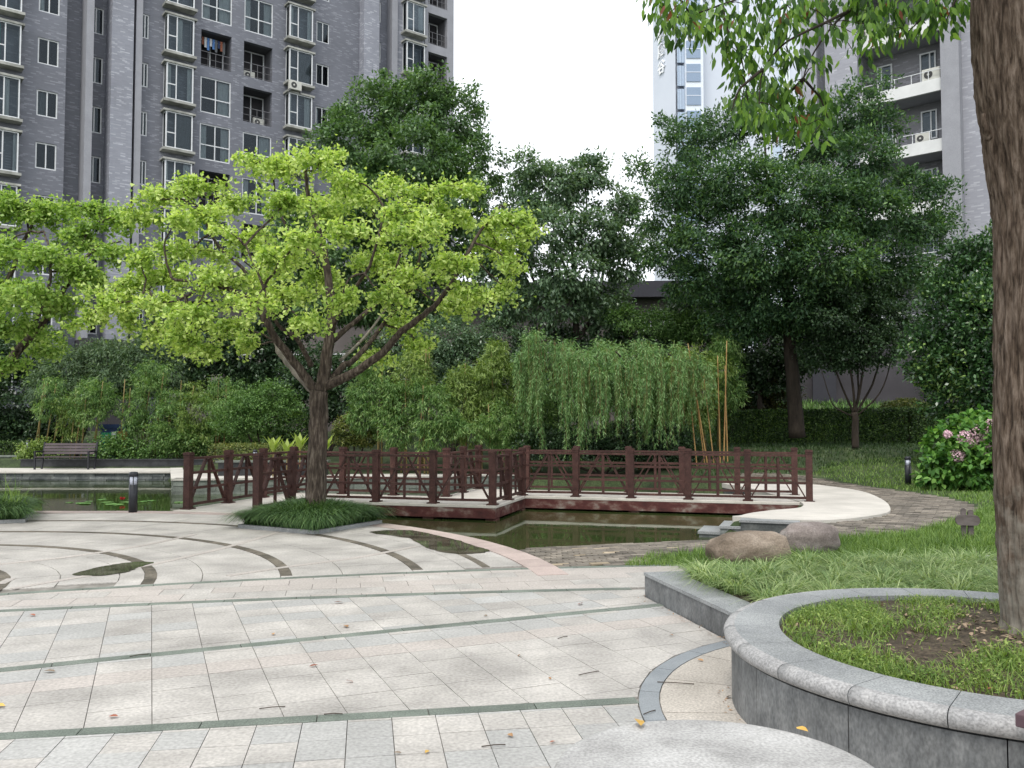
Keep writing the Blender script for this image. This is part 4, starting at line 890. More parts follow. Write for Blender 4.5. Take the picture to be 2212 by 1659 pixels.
gb = [(600, 365, 60, 34, .3), (690, 350, 52, 30, 0), (555, 355, 32, 24, .6), (745, 395, 38, 36, -.4), (420, 405, 50, 28, .5), (345, 425, 50, 28, 1), (300, 470, 40, 24, 1.3), (450, 465, 50, 34, 0), (520, 520, 60, 36, -.8), (400, 545, 60, 32, .8),
      (620, 440, 50, 36, -.8), (690, 450, 45, 40, 1.2), (790, 430, 45, 38, .8), (855, 470, 50, 36, -.6), (930, 415, 58, 26, .4), (1000, 412, 42, 18, .2), (905, 505, 55, 40, -1.2), (965, 470, 50, 30, .6), (1050, 480, 50, 24, 0), (1115, 478, 38, 24, .2),
      (1075, 530, 42, 38, .6), (840, 565, 55, 38, 1.2), (600, 560, 62, 40, -1.4), (480, 605, 75, 38, -.8), (355, 605, 60, 32, .6), (255, 640, 60, 22, .2), (195, 690, 34, 18, .1), (330, 660, 50, 30, -.3), (425, 680, 58, 40, -1),
      (405, 740, 42, 32, -.9), (495, 705, 45, 30, 1.0), (625, 640, 55, 34, 1.1), (740, 655, 45, 26, -1.3), (830, 640, 50, 30, -1), (900, 600, 48, 34, .6), (985, 570, 50, 34, -.5), (1020, 640, 34, 40, -.4), (870, 705, 38, 30, .8), (1088, 620, 24, 32, .3),
      (655, 700, 36, 26, -1.5), (560, 600, 45, 30, 1.8), (700, 600, 36, 30, 1.6), (910, 745, 28, 28, .6), (660, 520, 45, 30, -1.9), (770, 500, 45, 30, -1.6), (510, 440, 40, 26, 1.6), (850, 400, 40, 20, 1.5), (540, 660, 45, 26, -1.6), (385, 480, 44, 24, -.6), (225, 665, 40, 22, -.3), (270, 690, 40, 30, .4), (165, 705, 20, 14, 0), (345, 720, 40, 36, .3), (440, 760, 34, 22, -.6), (530, 745, 34, 24, .5), (300, 560, 40, 24, 0), (290, 610, 44, 24, .6), (1130, 500, 26, 20, 0), (1095, 575, 26, 24, .1), (960, 660, 40, 30, .4), (800, 770, 34, 18, .8)]
ginkgo('ginkgo_tree', 'bright yellow-green ginkgo tree standing in the square grass bed before the bridge', 13.35,
       [(680, 1095, .16), (683, 1060, .145), (686, 980, .13), (688, 900, .125), (688, 845, .14)],
       [([(690, 850), (702, 790), (716, 700, 0), (712, 620, .1), (700, 540, .1), (680, 470, .1), (665, 410, 0), (660, 370, 0)], .115, .02),
        ([(684, 850), (655, 808, -.1), (612, 755, -.3), (580, 705, -.5), (555, 660, -.6), (510, 630, -.7), (440, 615, -.7), (370, 600, -.6)], .085, .02),
        ([(680, 840), (640, 800, .2), (610, 765, .5), (595, 735, .7)], .095, .06, M['bark_pale']),
        ([(672, 790, -.1), (640, 730, -.5), (600, 700, -.9), (570, 620, -1.2), (530, 530, -1)], .045, .012),
        ([(700, 835), (760, 808, -.1), (826, 761, -.3), (868, 716, -.4), (914, 681, -.5), (956, 640, -.4), (1000, 570, -.2), (1035, 500, 0), (1060, 475, 0)], .08, .018),
        ([(705, 830), (742, 790, .2), (769, 773, .3), (830, 700, .6), (890, 620, .7), (905, 560, .7), (930, 430, .5)], .065, .015),
        ([(714, 740), (784, 681, .4), (822, 643, .5), (862, 560, .5), (865, 490, .3)], .05, .012),
        ([(715, 715), (745, 650, -.4), (790, 590, -.8), (815, 520, -.9), (830, 450, -.5)], .04, .012),
        ([(735, 778, .3), (765, 752, .6), (798, 716, .9), (830, 670, 1.2), (850, 632, 1.3)], .03, .015, M['bark_pale']),
        ([(700, 560, .1), (640, 520, .4), (600, 450, .5), (590, 380, .3)], .04, .012),
        ([(595, 735, -.4), (540, 600, .4), (470, 530, .7), (420, 440, .6), (350, 430, .9)], .04, .012),
        ([(440, 615, -.7), (380, 650, -.5), (300, 650, 0), (230, 660, .1), (180, 695, .1)], .022, .006)],
       gb, 50000, LM['ginkgo'])
ginkgo('ginkgo_tree', 'second ginkgo tree reaching in from the left edge behind the grass bed', 14.6,
       [(-70, 1080, .19), (-75, 960, .16), (-65, 860, .15)],
       [([(-65, 870), (0, 800, -.1), (60, 735, -.3), (115, 665, -.4), (150, 610, -.3), (195, 545, 0), (260, 520, .2)], .10, .015), ([(-65, 870), (-20, 700, .3), (20, 600, .4), (50, 520, .4), (90, 460, .3)], .09, .015),
        ([(60, 735, -.3), (100, 640, -.8), (110, 560, -.8), (95, 500, -.6)], .04, .012), ([(150, 610, -.3), (190, 500, .3), (240, 470, .5)], .03, .01), ([(-65, 870), (-120, 700, 0), (-160, 560, 0)], .09, .02)],
       [(30, 450, 60, 34, .3), (-10, 430, 40, 30, .6), (95, 465, 40, 30, .2), (15, 540, 55, 36, -.5), (90, 560, 60, 36, -.8), (205, 455, 52, 24, .6), (260, 480, 34, 24, .5), (170, 510, 50, 30, .3), (225, 545, 45, 26, .1), (150, 590, 50, 34, -.6), (60, 640, 66, 40, -1), (130, 670, 45, 34, -.4),
        (195, 610, 28, 30, 0), (15, 720, 50, 38, -.8), (70, 730, 45, 34, .6), (-20, 640, 50, 50, .3), (100, 760, 26, 20, -.2), (30, 790, 30, 20, -.5), (-100, 520, 80, 60, 0), (-140, 640, 70, 60, .4)], 34000, LM['ginkgo2'])
def plant(name, label, cat, Y, blobs, n, L, W, mat, group=None, stems=None, tpl='rhomb', tuft=60, tr=.25, shell=.45, droop=.25, flatz=.7, bark=M['bark_dark'], pn='crown', dz=.85):
    t = thing(name, label, cat, (0, 0, 0), 0, group)
    E = ells(blobs, Y, dz); sh = .9 if tr >= .3 else 1
    E = [(c, r * sh) for c, r in E]; crown_mesh(pn, E, int(n * 1.4), L * 1.12, W * 1.3, mat, t, tpl, tuft, tr, shell, droop, flatz)
    if stems == 'auto':
        bx = np.mean([e[0][0] for e in E]); by = np.mean([e[0][1] for e in E]); z0 = float(terr(bx, by)); c = np.array([bx, by, z0]); L_ = []
        for e in E[:7]: L_.append(([c, c * .4 + e[0] * .6 - [0, 0, e[1][2] * .3], e[0]], .05, .012))
        tubes_obj('stem', L_, bark, t, 6)
    elif stems:
        for pts, r0, r1 in stems:
            tubes_obj('trunk' if r0 > .1 else 'limb', [(px3(pts, Y), r0, r1)], bark, t, 9)
    return t
# --- large background trees
plant('camphor_tree', 'tall round dark green tree in front of the left tower', 'tree', 33,
      [(900, 238, 80, 70, 0), (800, 245, 72, 62, .5), (985, 255, 62, 66, .5), (755, 315, 76, 66, -.6), (890, 335, 105, 80, -1.8), (1030, 360, 52, 66, 0), (690, 318, 36, 30, .5), (820, 430, 105, 80, -1.8), (965, 430, 95, 76, -1.4), (1062, 450, 40, 50, .5),
       (640, 470, 60, 60, 0), (740, 520, 100, 80, -1), (900, 540, 100, 70, -1), (620, 580, 60, 70, .5), (1010, 540, 55, 60, .5), (790, 640, 100, 60, 0), (930, 640, 80, 55, 0), (690, 640, 70, 60, 0), (860, 180, 40, 22, .5), (940, 180, 40, 24, 0)],
      62000, .15, .065, LM['camphor'], 'background trees behind the pond', [([(850, 900), (848, 760), (850, 620), (860, 480)], .3, .12), ([(850, 640), (780, 520), (740, 420)], .14, .04), ([(855, 600), (930, 500), (980, 380)], .14, .04)], tuft=70, tr=.42, droop=.5)
plant('broadleaf_tree', 'pale blue-green open-crowned tree in the gap before the bright sky', 'tree', 31,
      [(1195, 405, 66, 50, 0), (1265, 378, 42, 38, .3), (1125, 440, 50, 50, 0), (1330, 445, 46, 38, .3), (1175, 500, 76, 50, -1), (1290, 505, 60, 45, -.5), (1105, 560, 50, 55, 0), (1225, 585, 80, 45, -1), (1340, 565, 42, 50, 0), (1095, 650, 55, 48, 0), (1205, 655, 62, 36, -.5), (1310, 665, 56, 44, 0), (1390, 535, 32, 42, 1), (1060, 600, 32, 50, 0), (1140, 360, 26, 22, 0), (1060, 520, 36, 50, 0)],
      30000, .15, .06, LM['camphor2'], 'background trees behind the pond', [([(1245, 860), (1245, 740), (1240, 600), (1235, 500), (1230, 420)], .16, .05), ([(1210, 740), (1190, 690), (1150, 600), (1130, 480)], .08, .03), ([(1245, 740), (1290, 660), (1310, 540), (1330, 450)], .09, .03), ([(1240, 620), (1200, 520), (1195, 420)], .06, .02), ([(1240, 560), (1265, 470), (1265, 390)], .06, .02)], tuft=55, tr=.36, droop=.5, shell=.35)
tb = [(1655, 240, 66, 46, .3), (1560, 290, 56, 44, .6), (1490, 310, 56, 40, 0), (1455, 270, 28, 24, .3), (1760, 300, 80, 60, .5), (1850, 235, 50, 46, 0), (1890, 185, 26, 26, 0), (1915, 270, 26, 26, .3), (1870, 340, 76, 46, -1), (1960, 405, 56, 22, 0), (2030, 415, 40, 10, .2), (1480, 400, 80, 46, -.5), (1400, 360, 36, 18, .3), (1420, 460, 44, 26, .5),
      (1600, 390, 90, 60, -1.5), (1730, 430, 105, 70, -2), (1860, 450, 95, 60, -1.5), (1980, 490, 70, 34, 0), (2050, 480, 36, 14, 0), (1540, 490, 90, 56, -1), (1440, 540, 56, 34, .3), (1650, 540, 105, 60, -2), (1790, 560, 110, 60, -2), (1920, 570, 80, 44, -.6), (2000, 590, 40, 26, 0), (1560, 600, 80, 50, -.5), (1480, 600, 50, 40, .5), (1700, 650, 110, 55, -1), (1850, 640, 80, 44, 0), (1600, 690, 70, 44, 0)]
plant('feathery_tree', 'large dark feathery tree with wide crown before the right tower', 'tree', 27.5, tb, 82000, .125, .046, LM['locust'], 'background trees behind the pond',
      [([(1722, 945), (1714, 840), (1705, 740), (1700, 650), (1690, 560)], .27, .14), ([(1700, 720), (1640, 620), (1580, 500), (1520, 400), (1470, 300)], .10, .02), ([(1700, 700), (1760, 600), (1830, 480), (1880, 350), (1900, 220)], .12, .02), ([(1695, 600), (1670, 480), (1655, 360), (1650, 260)], .10, .02), ([(1700, 650), (1800, 590), (1900, 540), (2020, 500)], .07, .015), ([(1690, 640), (1600, 590), (1500, 540), (1430, 460)], .07, .015), ([(1690, 560), (1740, 430), (1765, 310)], .08, .02)], tuft=60, tr=.40, droop=.15, shell=.3, flatz=.55)
plant('dark_tree', 'dark dense tree under the feathery one, right of the tall canes', 'tree', 31,
      [(1640, 740, 100, 70, 0), (1560, 700, 60, 60, 0), (1730, 740, 70, 70, 0), (1650, 820, 70, 50, .5), (1500, 660, 60, 40, 0), (1770, 680, 70, 60, 0), (1590, 640, 60, 50, .5)], 24000, .12, .06, LM['dark'], 'background trees behind the pond', [([(1640, 930), (1640, 820), (1640, 740)], .12, .06)], tuft=60, tr=.35)
plant('dark_shrub', 'olive brown shrub above the hedge left of the big trunk', 'shrub', 32, [(1625, 850, 56, 36, 0), (1680, 850, 36, 36, 0), (1580, 860, 40, 30, 0)], 9000, .10, .045, LM['olive'], None, 'auto', tr=.3)
plant('small_tree', 'small multi-stemmed tree standing in front of the clipped hedge', 'tree', 26.5,
      [(1850, 690, 95, 56, 0), (1780, 730, 50, 50, .3), (1925, 680, 50, 56, .3), (1850, 620, 80, 40, .5), (1800, 660, 50, 50, -.8), (1900, 740, 40, 36, -.4), (1830, 760, 60, 30, 0)], 24000, .085, .045, LM['dark'], None,
      [([(1848, 968), (1848, 930), (1846, 890)], .115, .10), ([(1846, 895), (1825, 850, .1), (1800, 790, .2), (1770, 720, .3)], .045, .015), ([(1846, 895), (1842, 830, -.2), (1830, 760, -.3), (1820, 680, -.3)], .05, .015), ([(1846, 895), (1860, 830, -.1), (1870, 760, 0), (1880, 670, 0)], .05, .015),
       ([(1848, 893), (1885, 830, .2), (1905, 760, .3), (1925, 690, .3)], .045, .015), ([(1846, 893), (1855, 840, .4), (1850, 760, .5), (1850, 680, .5)], .045, .015), ([(1843, 900), (1805, 880, -.2), (1790, 850, -.3), (1775, 800, -.3)], .03, .01), ([(1849, 900), (1900, 850, -.2), (1925, 780, -.3), (1935, 720, -.3)], .03, .01)], tuft=50, tr=.28, bark=M['bark_dark'])
plant('glossy_tree', 'glossy dark evergreen shrub tree just left of the near trunk', 'tree', 22.5,
      [(2110, 600, 60, 60, 0), (2170, 560, 50, 60, 0), (2060, 670, 62, 70, 0), (2150, 690, 80, 90, -1), (2040, 780, 66, 50, 0), (2120, 800, 90, 70, -.5), (2000, 750, 40, 36, 0), (2070, 560, 30, 30, 0), (2200, 640, 60, 90, 0), (2090, 860, 90, 40, 0), (2230, 800, 60, 80, 0)], 36000, .105, .05, LM['glossy'], None,
      [([(2120, 960), (2118, 860), (2110, 740), (2100, 640)], .11, .04)], tuft=40, tr=.26, droop=-.2, shell=.6)
plant('hydrangea', 'hydrangea bush with pink flower heads beside the right bollard lamp', 'shrub', 20.0,
      [(2060, 1005, 60, 42, 0), (2120, 980, 56, 62, -.3), (2140, 1020, 60, 36, -.5), (2040, 960, 36, 30, .3), (2100, 930, 46, 36, .3), (2170, 950, 50, 60, 0), (2015, 1035, 24, 16, 0), (2180, 1010, 50, 45, 0)], 5200, .13, .085, LM['hydr'], None, 'auto', tpl='leaf6', tuft=9, tr=.12, droop=.35, shell=.7)
hy = bpy.data.objects['hydrangea']
for (px, py, r) in ((2112, 936, 15), (2142, 920, 12), (2086, 947, 13), (2096, 957, 10), (2121, 950, 14), (2128, 972, 12), (2068, 985, 12), (2047, 938, 6)):
    c = P(px, py, 19.55); r = 1.25 * r * 19.55 / F; n = 230; d = rdir(n); C = c + d * r * .9
    V, k = leaves(C, unit(rdir(n)), d, .045, .045, 'rhomb'); link('flower_head', arrmesh('flower_head', V, k), M['hyd_pink'], hy)['kind'] = 'stuff'
# --- clipped hedge and domes
def box_hedge(name, label, pts, w, z0, h, n, L, mat, cat='hedge', core=True):
    t = thing(name, label, cat); C = []; O = []
    for (a, c) in zip(pts[:-1], pts[1:]):
        a = np.array(a); c = np.array(c); Ln = np.linalg.norm(c - a); d = (c - a) / Ln; nn = np.array([-d[1], d[0]]); m = int(n * Ln / sum(np.linalg.norm(np.array(q) - np.array(p)) for p, q in zip(pts[:-1], pts[1:])))
        s = rng.random(m) * Ln; face = rng.random(m); v = rng.uniform(-w / 2, w / 2, m); z = rng.random(m) ** .8 * h
        side = np.sign(rng.normal(size=m)); top = face < .38; v = np.where(top, v, side * w / 2); z = np.where(top, h, z); o = np.where(top[:, None], [0, 0, 1], np.c_[nn[0] * side, nn[1] * side, 0 * side])
        v = v + rng.normal(size=m) * .04; z = z + rng.normal(size=m) * .03
        p = a + d * s[:, None] + nn * v[:, None]; zt = z0 if z0 is not None else terr(p[:, 0], p[:, 1]); wav = np.array([.05 * mnoise.noise(Vector((x * 1.1, y * 1.1, 4))) for x, y in p])
        C.append(np.c_[p, zt + z + wav]); O.append(o)
        inner = [(a + nn * w * .38), (c + nn * w * .38), (c - nn * w * .38), (a - nn * w * .38)]; zz = float(terr(*((a + c) / 2))) if z0 is None else z0
    C = np.vstack(C); O = np.vstack(O); V, k = leaves(C, unit(rdir(len(C)) + O * .5), unit(rdir(len(C)) * .6 + O + [0, 0, .4]), L * rng.uniform(.7, 1.3, len(C)), L * .55, 'rhomb')
    link('foliage', arrmesh('foliage', V, k), mat, t)
    mb = MB()
    for (a, c) in zip(pts[:-1], pts[1:]):
        a = np.array(a); c = np.array(c); m = int(np.linalg.norm(c - a) / .25) + 1
        for i in range(m):
            p = a + (c - a) * (i + .5) / m; zz = float(terr(*p)) if z0 is None else z0; q = rng.normal(size=2) * .08
            for _ in range(2): mb.tube([(p[0], p[1], zz - .05), (p[0] + q[0], p[1] + q[1], zz + h * .5), (p[0] + rng.normal() * .15, p[1] + rng.normal() * .15, zz + h * .9)], [.02, .015, .008], 4)
    mb.build('stems', M['bark_dark'], t); return t
hA = P(1555, 900, 30.5); hB = P(1720, 900, 29.6); hC = P(2090, 900, 28.6)
box_hedge('clipped_hedge', 'long clipped hedge with lighter top running behind the small tree', [(hA[0], 30.9), (hB[0], 29.8), (hC[0] - 2, 28.8), (hC[0] + 2, 28.6)], 1.1, None, 1.12, 52000, .075, LM['hedge'])
plant('dome_shrub', 'clipped dome shrub with yellowish tips standing above the hedge', 'shrub', 30.8, [(1962, 890, 56, 24, 0)], 4500, .06, .035, LM['hedge_y'], None, 'auto', tuft=12, tr=.08, shell=.85, dz=1)
box_hedge('low_hedge', 'low dark clipped hedge at the left edge beyond the bench', [(-23, 33.2), (-17.7, 33.0)], .7, .25, .55, 5000, .06, LM['hedge'])
box_hedge('low_hedge', 'loose yellowish hedge behind the bridge entrance railing', [(-9.3, 27.2), (-6.4, 25.9)], .8, .3, .55, 6000, .06, LM['hedge_y'])
plant('dome_shrub', 'round clipped dark green shrub left of the ginkgo trunk', 'shrub', 28.5, [(635, 928, 36, 34, 0), (600, 945, 30, 22, 0)], 6000, .05, .035, LM['hedge'], None, 'auto', tuft=12, tr=.08, shell=.85)
plant('dome_shrub', 'rounded yellowish green shrub right of the ginkgo trunk', 'shrub', 27, [(765, 925, 38, 30, 0), (745, 940, 20, 20, 0), (790, 945, 26, 18, 0)], 5000, .055, .035, LM['hedge_y'], None, 'auto', tuft=12, tr=.1, shell=.8)
# --- left and centre understorey
for nm, lb, Y, bl, n, L, W, mt in (
    ('feather_shrub', 'grey green drooping feathery shrub left of the tower foot', 33, [(150, 800, 62, 40, 0), (230, 775, 66, 38, 0), (120, 840, 56, 36, -.5), (180, 850, 70, 30, -.5)], 17000, .13, .03, 'maple'),
    ('feather_shrub', 'grey green drooping feathery shrub below the pale tower column', 32.5, [(320, 770, 52, 42, 0), (270, 810, 56, 40, 0), (350, 810, 46, 36, 0)], 13000, .13, .03, 'maple'),
    ('dark_shrub', 'dark broadleaf shrub mass behind the bamboo left of the ginkgo', 35, [(430, 740, 90, 66, 0), (540, 760, 80, 66, 0), (610, 720, 60, 60, 0), (470, 830, 90, 50, 0), (580, 840, 70, 40, 0), (350, 720, 46, 46, 0)], 30000, .12, .06, 'dark'),
    ('dark_shrub', 'dark tree mass at the left edge behind the low hedge', 35, [(20, 860, 70, 80, 0), (60, 760, 70, 60, 0), (-30, 780, 60, 80, 0), (60, 930, 60, 40, 0), (-10, 930, 70, 50, 0), (130, 900, 50, 60, 1)], 24000, .12, .06, 'dark'),
    ('dark_shrub', 'dark shrub added for shade directly behind the ginkgo trunk', 31, [(690, 800, 60, 50, 0), (740, 850, 50, 50, 0), (680, 870, 60, 40, 0), (640, 820, 40, 40, 0), (800, 780, 50, 50, 0)], 14000, .11, .05, 'dark'),  # added to darken a shaded stretch of the low building wall
    ('dark_shrub', 'blue green mound of shrubs between the ginkgo and the willow', 30.5, [(970, 730, 60, 46, 0), (1030, 780, 60, 46, 0), (920, 780, 60, 46, 0), (990, 830, 70, 40, 0), (1080, 730, 50, 50, .5), (870, 740, 46, 46, .6)], 22000, .11, .04, 'camphor2'),
    ('dark_shrub', 'dark undergrowth right of the mound behind the willow', 31.5, [(1180, 760, 80, 60, 0), (1290, 760, 80, 60, 0), (1400, 720, 80, 50, 0), (1240, 850, 100, 60, 0), (1400, 830, 100, 70, 0), (1480, 780, 60, 60, 0), (1120, 850, 60, 60, 0)], 34000, .12, .055, 'dark'),
    ('bright_shrub', 'bright green shrub peeping over the willow below the blue window', 30.5, [(1430, 700, 50, 22, 0), (1500, 705, 44, 26, 0), (1350, 690, 40, 22, 0)], 7000, .08, .04, 'yew'),
    ('yew_shrub', 'bright green layered shrub just left of the ginkgo trunk', 28.8, [(545, 870, 50, 24, 0), (590, 855, 34, 20, 0), (520, 900, 50, 28, 0), (580, 900, 46, 26, 0), (620, 875, 22, 12, 0)], 15000, .07, .03, 'yew'),
    ('leafy_shrub', 'low leafy shrub in front of the recycling cabinet', 30.45, [(225, 965, 20, 22, .1), (272, 960, 18, 26, .1), (250, 978, 34, 12, 0), (300, 980, 36, 11, 0), (350, 980, 36, 11, 0)], 4500, .08, .04, 'yew'),
    ('leafy_shrub', 'light green fern-like shrub left of the park bench', 30.6, [(70, 978, 22, 12, 0), (95, 974, 20, 10, 0)], 2600, .09, .035, 'bamboo_y'),
    ('leafy_shrub', 'low bushy undergrowth under the bamboo beside the bridge entrance', 30.6, [(420, 950, 50, 26, 0), (480, 935, 44, 34, 0), (370, 940, 40, 34, 0), (540, 935, 40, 24, 0)], 10000, .09, .035, 'bamboo'),
    ('leafy_shrub', 'dark leafy shrub at the pond edge below the willow', 25.6, [(1250, 960, 70, 30, 0), (1350, 955, 70, 36, 0), (1450, 960, 60, 32, 0), (1160, 960, 50, 30, 0)], 16000, .08, .04, 'dark')):
    plant(nm, lb, 'shrub', Y, bl, n, L, W, LM[mt], 'undergrowth around the pond' if 'dark' in nm else None, 'auto', tr=.3, tuft=45, droop=.6 if 'feather' in nm else .3)
# --- bamboo plants: one thing each
bam = [(115, 30.8, 30, 858, 34, 'bamboo', 'leftmost bamboo clump above the low hedge'), (150, 31.0, 30, 905, 30, 'bamboo_y', 'low bamboo clump behind the left end of the bench'), (185, 30.6, 34, 868, 40, 'bamboo', 'bamboo clump rising behind the middle of the bench'),
       (222, 30.8, 26, 860, 30, 'bamboo', 'bamboo clump between bench and recycling cabinet'), (292, 30.8, 26, 880, 46, 'bamboo', 'bamboo clump leaning over the recycling cabinet'), (330, 30.9, 30, 850, 66, 'bamboo', 'tall pointed bamboo clump right of the recycling cabinet'),
       (375, 30.6, 34, 905, 50, 'bamboo', 'bushy bamboo clump left of the bridge entrance'), (425, 30.5, 36, 890, 52, 'bamboo_y', 'bamboo clump directly behind the first bridge posts'), (480, 30.2, 34, 870, 46, 'bamboo', 'bamboo clump left of the bright layered shrub'),
       (800, 26.8, 46, 850, 60, 'bamboo', 'bamboo clump right of the ginkgo trunk'), (855, 26.4, 50, 885, 56, 'bamboo', 'broad low bamboo clump behind the bridge middle'), (895, 27, 40, 810, 60, 'bamboo_y', 'tall yellowish bamboo clump behind the ginkgo branches'), (940, 26, 50, 900, 56, 'bamboo', 'dense bamboo clump behind the middle railing'),
       (1000, 26.4, 46, 870, 64, 'bamboo_y', 'bamboo clump left of the willow with bare canes'), (1060, 26.6, 44, 830, 76, 'bamboo_y', 'tall bamboo clump beside the left edge of the willow'), (1080, 25.9, 56, 920, 44, 'bamboo', 'low bamboo clump at the foot of the willow'), (1160, 26.4, 50, 900, 56, 'bamboo', 'bamboo clump half covered by the willow strands'),
       (1400, 26.5, 70, 830, 70, 'bamboo', 'bamboo clump behind the right half of the willow'), (1500, 26.4, 60, 840, 70, 'bamboo_y', 'bamboo clump with leaves around the tall orange canes'), (1560, 27.2, 36, 800, 60, 'bamboo', 'bamboo clump right of the tall orange canes')]
for px, Y, rx, py, ry, mt, lb in bam:
    t = thing('bamboo', lb, 'bamboo', (0, 0, 0), 0, 'bamboo clumps behind the pond')
    bl = [(px, py, rx, ry, 0), (px + rng.uniform(-.5, .5) * rx, py + ry * .8, rx * .85, ry * .6, -.2), (px + rng.uniform(-.3, .3) * rx, py - ry * .8, rx * .6, ry * .5, 0)]
    bl += [(px + rng.uniform(-1.1, 1.1) * rx, py + rng.uniform(-1.2, .6) * ry, rx * .3, ry * .35, rng.uniform(-.7, .2)) for _ in range(5)]; E = [(c, r * .85) for c, r in ells(bl, Y, .9)]; area = sum(e[1][0] * e[1][2] for e in E)
    crown_mesh('foliage', E, int((5200 if px < 500 else 8000) * area), .14, .028, LM[mt], t, 'rhomb', 22, .17, .35, .8, .8)
    for k in range(random.choice((2, 3, 4))):
        x = px + rng.uniform(-.8, .8) * rx; c0 = P(x, 0, Y); z0 = float(terr(c0[0], Y)); top = P(x + rng.uniform(-10, 10), py - ry * rng.uniform(.6, 1.35), Y + rng.uniform(-.3, .3))
        MB().tube([(c0[0], Y, z0), (c0[0] * .5 + top[0] * .5, (Y + top[1]) / 2, (z0 + top[2]) / 2), tuple(top)], [.028, .024, .014], 6).build('cane', M['cane_dull'], t, True)
t = thing('bamboo_canes', 'group of tall bare orange bamboo canes at the right end of the willow', 'bamboo')
for a, c, r in (((1532, 968), (1486, 742), .024), ((1556, 966), (1550, 768), .02), ((1562, 966), (1570, 736), .025), ((1545, 968), (1520, 812), .02), ((1525, 968), (1497, 800), .018), ((1572, 960), (1566, 790), .022), ((1507, 968), (1490, 850), .022)):
    q0 = P(*a, 24.9); q1 = P(*c, 24.9 + rng.uniform(-.3, .3)); q0[2] = min(q0[2], .0); pts = [q0 + (q1 - q0) * f for f in np.linspace(0, 1, 12)]; rad = [r * (1 - .5 * f) * (1.0 if i % 2 else 1.12) for i, f in enumerate(np.linspace(0, 1, 12))]
    MB().tube(pts, rad, 8).build('cane', M['cane'], t, True)
for px, py, Y in ((752, 800, 27),):
    pass
# --- willow
t = thing('willow_tree', 'weeping willow trailing its strands at the pond edge behind the bridge', 'tree')
tubes_obj('trunk', [(px3([(1345, 990), (1340, 900), (1320, 830), (1290, 790)], 25.3), .12, .07)], M['bark_dark'], t, 9)
tubes_obj('limb', [(px3([(1320, 830), (1240, 770), (1180, 735), (1140, 760)], 25.3), .06, .02), (px3([(1320, 830), (1370, 770), (1440, 765), (1500, 790)], 25.3), .06, .02), (px3([(1310, 830), (1270, 770), (1250, 760)], 25.0), .05, .02), (px3([(1320, 830, 0), (1350, 790, -.6), (1330, 760, -.9)], 25.0), .05, .02)], M['bark_dark'], t, 6)
Cs, Ds = [], []; mb = MB()
domes = [(1160, 716, 46, 250, 24.9), (1195, 740, 50, 230, 24.4), (1250, 765, 46, 200, 24.1), (1310, 750, 46, 210, 24.5), (1345, 775, 44, 190, 24.0), (1400, 760, 44, 200, 24.4), (1450, 750, 46, 190, 24.7), (1500, 775, 36, 150, 24.8), (1130, 760, 22, 160, 25.0), (1280, 790, 50, 170, 23.9), (1225, 740, 40, 150, 25.4), (1380, 740, 50, 120, 25.4), (1300, 735, 30, 60, 24.8), (1430, 800, 60, 150, 24.1)]
for px, py, rx, dr, Y in domes:
    bun = [(rng.uniform(0, 2 * math.pi), rx * math.sqrt(rng.random()), rng.uniform(.45, 1.1)) for _ in range(9)]
    for q_ in range(46):
        a, rr0, lf = bun[q_ % 9]; a += rng.normal() * .16; rr0 = abs(rr0 + rng.normal() * 3.2); s = Y / F
        c = P(px, py, Y); top = c + np.array([rr0 * math.cos(a) * s, rr0 * math.sin(a) * s * 1.1, -(rr0 / rx) ** 2 * 26 * s + rng.uniform(-10, 10) * s]); Ln = dr * s * lf * rng.uniform(.55, 1.05); Ln = min(Ln, top[2] + .2)
        m = int(Ln * 46); tt = rng.random(m); sw = rng.normal(size=2) * .10
        p = top + np.c_[sw[0] * tt ** 2 + .05 * np.sin(tt * 6 + a), sw[1] * tt ** 2, -Ln * tt]; Cs.append(p + rng.normal(size=(m, 3)) * .012); Ds.append(unit(np.c_[rng.normal(size=(m, 2)) * .45, np.full(m, -.8)]))
        mb.tube([tuple(top), tuple(top + [sw[0] * .25, sw[1] * .25, -Ln * .5]), tuple(top + [sw[0], sw[1], -Ln])], [.004, .003, .002], 3, cap=False)
        m = 12; off = rdir(m) * .12; Cs.append(top + off); Ds.append(unit(off + [0, 0, -.1]))
C = np.vstack(Cs); D = np.vstack(Ds); V, k = leaves(C, D, unit(rdir(len(C)) + [0, 0, .3]), rng.uniform(.08, .15, len(C)), rng.uniform(.016, .026, len(C)), 'rhomb'); link('crown', arrmesh('crown', V, k), LM['willow'], t); mb.build('strands', M['cane_dull'], t)['kind'] = 'stuff'
# --- canna plants
for px, py, Y, lb in ((590, 958, 24.6, 'leftmost yellow-green canna plant behind the bridge'), (648, 952, 24.4, 'canna plant with upright leaves touching the ginkgo trunk'), (702, 958, 24.4, 'canna plant on the right side of the ginkgo trunk'), (620, 965, 24.9, 'small canna plant between the two left ones')):
    t = thing('canna', lb, 'plant', (0, 0, 0), 0, 'canna plants behind the bridge'); c = P(px, py + 22, Y)
    MB().tube([(c[0], c[1], float(terr(c[0], c[1])) - .05), tuple(c), (c[0], c[1], c[2] + .15)], .015, 6).build('stem', M['cane_dull'], t)
    for k in range(9):
        a = k * 2.4; d = np.array([[math.cos(a) * .55, math.sin(a) * .55, .9]]); V, kk = leaves(np.array([c + [0, 0, .02 * k]]), d, np.array([[-math.cos(a), -math.sin(a), .6]]), rng.uniform(.38, .55), rng.uniform(.13, .18), 'leaf6')
        link('leaf', arrmesh('leaf', V, kk), LM['canna'], t)
